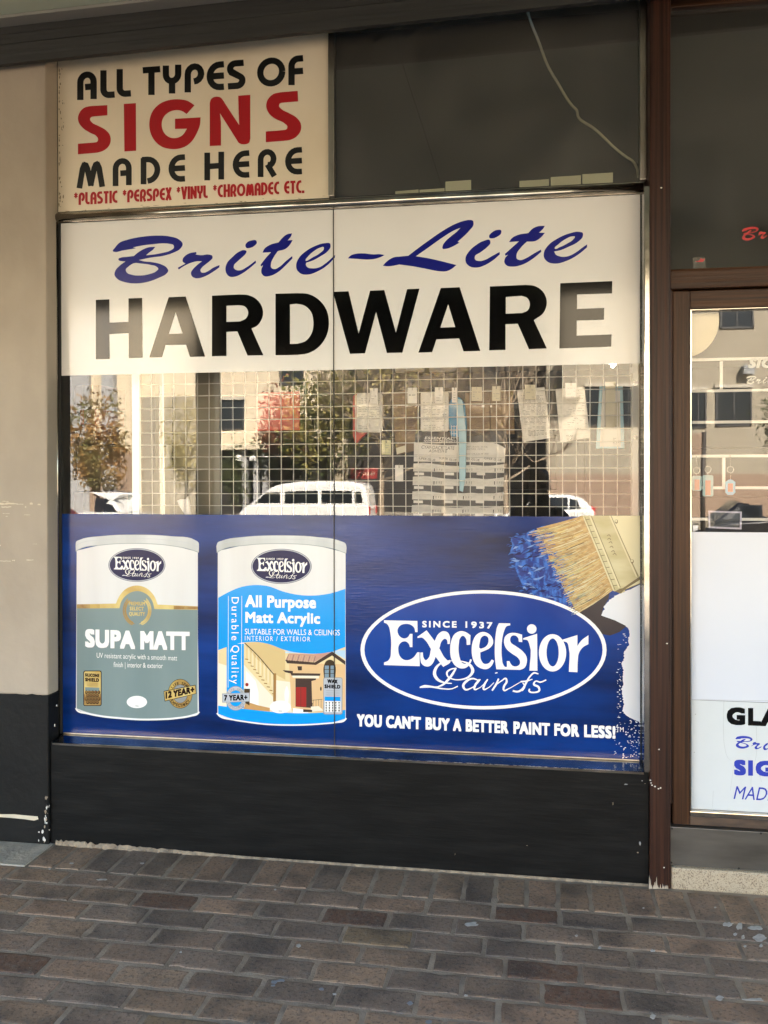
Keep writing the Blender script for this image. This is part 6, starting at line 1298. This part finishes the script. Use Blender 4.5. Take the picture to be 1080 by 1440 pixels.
def at(px0, px1, D): a, b = M(px0, 690, D), M(px1, 690, D); return (a.x+b.x)/2, b.x-a.x
cx_, Lv = at(345, 525, 29.0)
L = Lv; z = lambda q: q
h = L/2
vehicle('minibus_van', 'white high roofed minibus van parked across the street', 'van', (cx_, -29, -.68), [(-h, .35), (-h+.02, .85), (-h+.25, 1.02), (-h+.62, 1.28), (-h+1.15, 1.72), (-h+1.5, 1.88), (-h+2.2, 1.97), (h-.7, 1.97), (h-.25, 1.90), (h-.1, 1.72), (h-.02, 1.1), (h, .9), (h, .35)], L, 1.72, 'white_car', None,
 [[(-h+.66, 1.20), (-h+1.62, 1.20), (-h+1.62, 1.60), (-h+1.10, 1.60)], [(-h+1.80, 1.18), (-h+2.98, 1.18), (-h+2.98, 1.62), (-h+1.80, 1.62)], [(-h+3.10, 1.18), (h-.62, 1.18), (h-.62, 1.62), (-h+3.10, 1.62)], [(h-.52, 1.2), (h-.22, 1.2), (h-.28, 1.6), (h-.52, 1.6)]], (-h+.95, h-1.05), .33, bev=.12, taper=(1.0, 2.0, .1), hrear=.95, hfront=.72)
cx_, L = at(696, 834, 31); h = L/2
vehicle('hatchback_car', 'white hatchback car parked across the street, mirrored right of the glue display', 'car', (cx_, -31, -.68), [(-h, .3), (-h, .62), (-h+.5, .82), (-h+1.0, .92), (h-.05, .98), (h, .8), (h, .3)], L, 1.70, 'white_car', [(-h+.85, .90), (-h+1.5, 1.32), (-h+2.0, 1.47), (h-.9, 1.47), (h-.45, 1.36), (h-.05, .97)],
 [[(-h+1.18, .96), (-h+1.95, .96), (-h+1.95, 1.36), (-h+1.70, 1.34)], [(-h+2.02, .96), (h-.95, .96), (h-.95, 1.37), (-h+2.02, 1.38)], [(h-.88, .97), (h-.5, 1.0), (h-.62, 1.28), (h-.88, 1.34)]], (-h+.8, h-.75), .31, hrear=.9)
cx_, L = at(143, 250, 27.5); h = L/2
vehicle('pickup_truck', 'white pickup truck parked across the street at the left, its load bed canopied', 'pickup', (cx_, -25.4, -.665), [(-h, .4), (-h, .95), (-h+1.3, .98), (h-1.0, .98), (h-.1, .9), (h, .7), (h, .4)], L, 1.68, 'white_car', [(-h+1.35, .96), (-h+1.5, 1.3), (-h+1.95, 1.56), (h-1.55, 1.58), (h-1.2, 1.45), (h-.75, .97)],
 [[(h-1.75, 1.0), (h-.95, 1.0), (h-1.28, 1.42), (h-1.75, 1.46)]], (-h+.8, h-.8), .34, hrear=.55)
cx_, L = at(60, 150, 24); h = L/2
vehicle('parked_car', 'dark red small car parked across the street at the far left', 'car', (cx_, -21.5, -.57), [(-h, .4), (-h, .85), (-h+.8, 1.08), (h-.3, 1.1), (h, .9), (h, .4)], L, 1.62, 'red_car', [(-h+.6, 1.06), (-h+1.0, 1.56), (h-1.0, 1.62), (h-.35, 1.1)],
 [[(-h+.95, 1.12), (-h+1.4, 1.12), (-h+1.4, 1.48), (-h+1.15, 1.46)], [(-h+1.48, 1.12), (h-.75, 1.12), (h-1.05, 1.5), (-h+1.48, 1.5)]], (-h+.65, h-.65), .3)
cx_, L = at(970, 1100, 22); h = L/2
vehicle('parked_car', 'black sedan parked across the street, mirrored low in the door glass', 'car', (cx_, -22, -.58), [(-h, .3), (-h, .65), (-h+.9, .9), (h-.4, .95), (h, .85), (h, .3)], L, 1.72, 'dark_car', [(-h+.5, .88), (-h+1.1, 1.36), (h-1.2, 1.42), (h-.5, .94)],
 [[(-h+.9, .95), (-h+1.6, .95), (-h+1.6, 1.3), (-h+1.2, 1.28)], [(-h+1.68, .95), (h-.95, .95), (h-1.3, 1.32), (-h+1.68, 1.32)]], (-h+.7, h-.75), .31)
# pole with a dark sign by the road, mirrored beside the door stile
t = thing('street_pole', 'slim grey street pole with a dark lantern box, mirrored in the door glass', 'pole', gz(989, 20)); q = M(989, 690, 20); m = MB(); m.tube([(q.x, -20, -.55), (q.x, -20, M(989, 606, 20).z)], .06, 10); m.build('shaft', 'pole_dark', t)
a, b = M(976, 640, 20), M(994, 608, 20); m = MB(); m.box(q.x-.38, q.x-.061, -20.1, -19.9, a.z, b.z, bev=.03); m.build('box', 'brown_wall', t)
# ------------------------------------------------------------------ the photographer
def person():
    hp = M(757, 690, 4.02); bx, by = hp.x, hp.y
    t = thing('person', 'person in a dark jacket holding up a phone, mirrored over the white hatchback', 'person', (bx, by, 0))
    J = {}; E = []; Rd = []
    V = []; armset = []
    ZS = .905
    def v(p, r): V.append(Vector(p)); Rd.append(r); armset.append((Vector(p).xy - Vector((CAM.x, CAM.y)).xy).length < .26 and p[2] > 1.44); return len(V)-1
    def chain(start, pts):
        prev = start
        for p, r in pts: i = v(p, r); E.append((prev, i)); prev = i
        return prev
    cam_ = CAM; eyez = 1.56
    pel = v((bx, by, .93), .145)
    sp = chain(pel, [((bx, by+.01, 1.08), .125), ((bx, by, 1.24), .135), ((bx, by-.01, 1.36), .12), ((bx, by, 1.43), .06), ((bx, by+.015, 1.49), .055), ((bx, by+.03, 1.56), .085), ((bx, by+.025, 1.645), .088), ((bx, by+.015, 1.70), .05)])
    ch = 3
    hand = {}
    for s in (-1, 1):
        hx, hy = cam_.x + s*.055, cam_.y - .075
        k = chain(3, [((bx + s*.10, by, 1.375), .075), ((bx + s*.19, by, 1.35), .066), ((bx + s*.23, by+.10, 1.22), .052), ((bx + s*.24, by+.19, 1.16), .046), ((bx*.35 + hx*.65 + s*.07, by*.4 + hy*.6, 1.36), .038), ((hx + s*.015, hy - .03, 1.475), .027), ((hx + s*.01, hy-.01, 1.515), .033), ((hx, hy, 1.55), .028)])
        hand[s] = (k, hx, hy)
        for i in range(4):
            zz = 1.535 + i*.017
            chain(k, [((hx - s*.004, hy + .018, zz), .0095), ((hx - s*.012, hy + .036, zz+.002), .0085), ((hx - s*.026, hy + .040, zz+.003), .0075)])
        chain(k-1, [((hx - s*.012, hy - .014, 1.54), .011), ((hx - s*.028, hy - .010, 1.565), .0095)])
        leg = chain(pel, [((bx + s*.09, by, .88), .10), ((bx + s*.10, by+.005, .68), .078), ((bx + s*.105, by+.015, .48), .058), ((bx + s*.105, by, .28), .052), ((bx + s*.105, by-.015, .10), .040), ((bx + s*.11, by+.02, .05), .042), ((bx + s*.12, by+.12, .035), .036)])
    for i_, q in enumerate(V):
        if not armset[i_]: q.z *= ZS
    me = bpy.data.meshes.new('body'); me.from_pydata([tuple(q) for q in V], E, []); o = bpy.data.objects.new('body_tmp', me); sc.collection.objects.link(o)
    md = o.modifiers.new('s', 'SKIN'); sub = o.modifiers.new('u', 'SUBSURF'); sub.levels = 1; sub.render_levels = 1
    for i, r in enumerate(Rd): me.skin_vertices[0].data[i].radius = (r, r)
    me.skin_vertices[0].data[pel].use_root = True
    dg_ = bpy.context.evaluated_depsgraph_get(); bm_ = bpy.data.meshes.new_from_object(o.evaluated_get(dg_)); bpy.data.objects.remove(o)
    bm_.name = 'body'
    for p in bm_.polygons:
        p.use_smooth = True; c = p.center
        far = (Vector((c.x, c.y)) - Vector((cam_.x, cam_.y))).length
        p.material_index = 0
        if c.z > 1.46*.94 and c.y < by + .16: p.material_index = 3
        elif c.z > 1.475: p.material_index = 3
        elif c.z < .085: p.material_index = 2
        elif c.z < .94: p.material_index = 1
    bm_.transform(Matrix.Translation(Vector((0, 0, 0))))
    addobj('body', bm_, ['jacket', 'jeans', 'shoe', 'skin'], t)
    m = MB()                                         # hair: a cap of the head with a soft fringe
    bmesh.ops.create_uvsphere(m.bm, u_segments=20, v_segments=14, radius=1)
    for q in m.bm.verts:
        q.co = Vector((q.co.x*.098, q.co.y*.108, q.co.z*.115)); 
        if q.co.z < -.03 and q.co.y > -.02: q.co.y = -.02
        if q.co.y > .03 and q.co.z < .05: q.co.z = .05
    bmesh.ops.translate(m.bm, vec=(bx, by+.015, 1.645*ZS+.005), verts=m.bm.verts[:]); m.build('hair', 'hair', t, smooth=True)
    m = MB()
    for s in (-1, 1):
        r_ = bmesh.ops.create_uvsphere(m.bm, u_segments=10, v_segments=8, radius=.0125); bmesh.ops.translate(m.bm, vec=(bx+s*.032, by+.106, 1.60*ZS), verts=r_['verts'])
    m.build('eye', 'hair', t)
    m = MB(); m.prism([(-.011, 0), (0, .045), (.011, 0)], .0, .028, bev=.003); 
    for q in m.bm.verts: q.co = Vector((q.co.x + bx, q.co.y + by + .098, q.co.z + 1.555*ZS))
    m.build('nose', 'skin', t)
    m = MB(); m.box(bx-.024, bx+.024, by+.095, by+.108, 1.527*ZS, 1.527*ZS+.01, bev=.003); m.build('mouth', 'lamp_red', t)
    for s in (-1, 1):
        m = MB(); r_ = bmesh.ops.create_uvsphere(m.bm, u_segments=8, v_segments=8, radius=1)
        for q in r_['verts']: q.co = Vector((q.co.x*.012 + bx + s*.092, q.co.y*.02 + by + .02, q.co.z*.032 + 1.59*ZS))
        m.build('ear', 'skin', t, smooth=True)
    ph = thing('phone', 'slim black phone held up by the photographer', 'phone', (CAM.x, CAM.y-.04, 1.55))
    m = MB(); m.box(CAM.x-.036, CAM.x+.036, CAM.y-.043, CAM.y-.035, 1.50, 1.645, bev=.003); m.build('case', 'phone_black', ph)
    m = MB(); m.box(CAM.x-.033, CAM.x+.033, CAM.y-.0436, CAM.y-.0431, 1.506, 1.638); m.build('screen', 'car_glass', ph)
person()
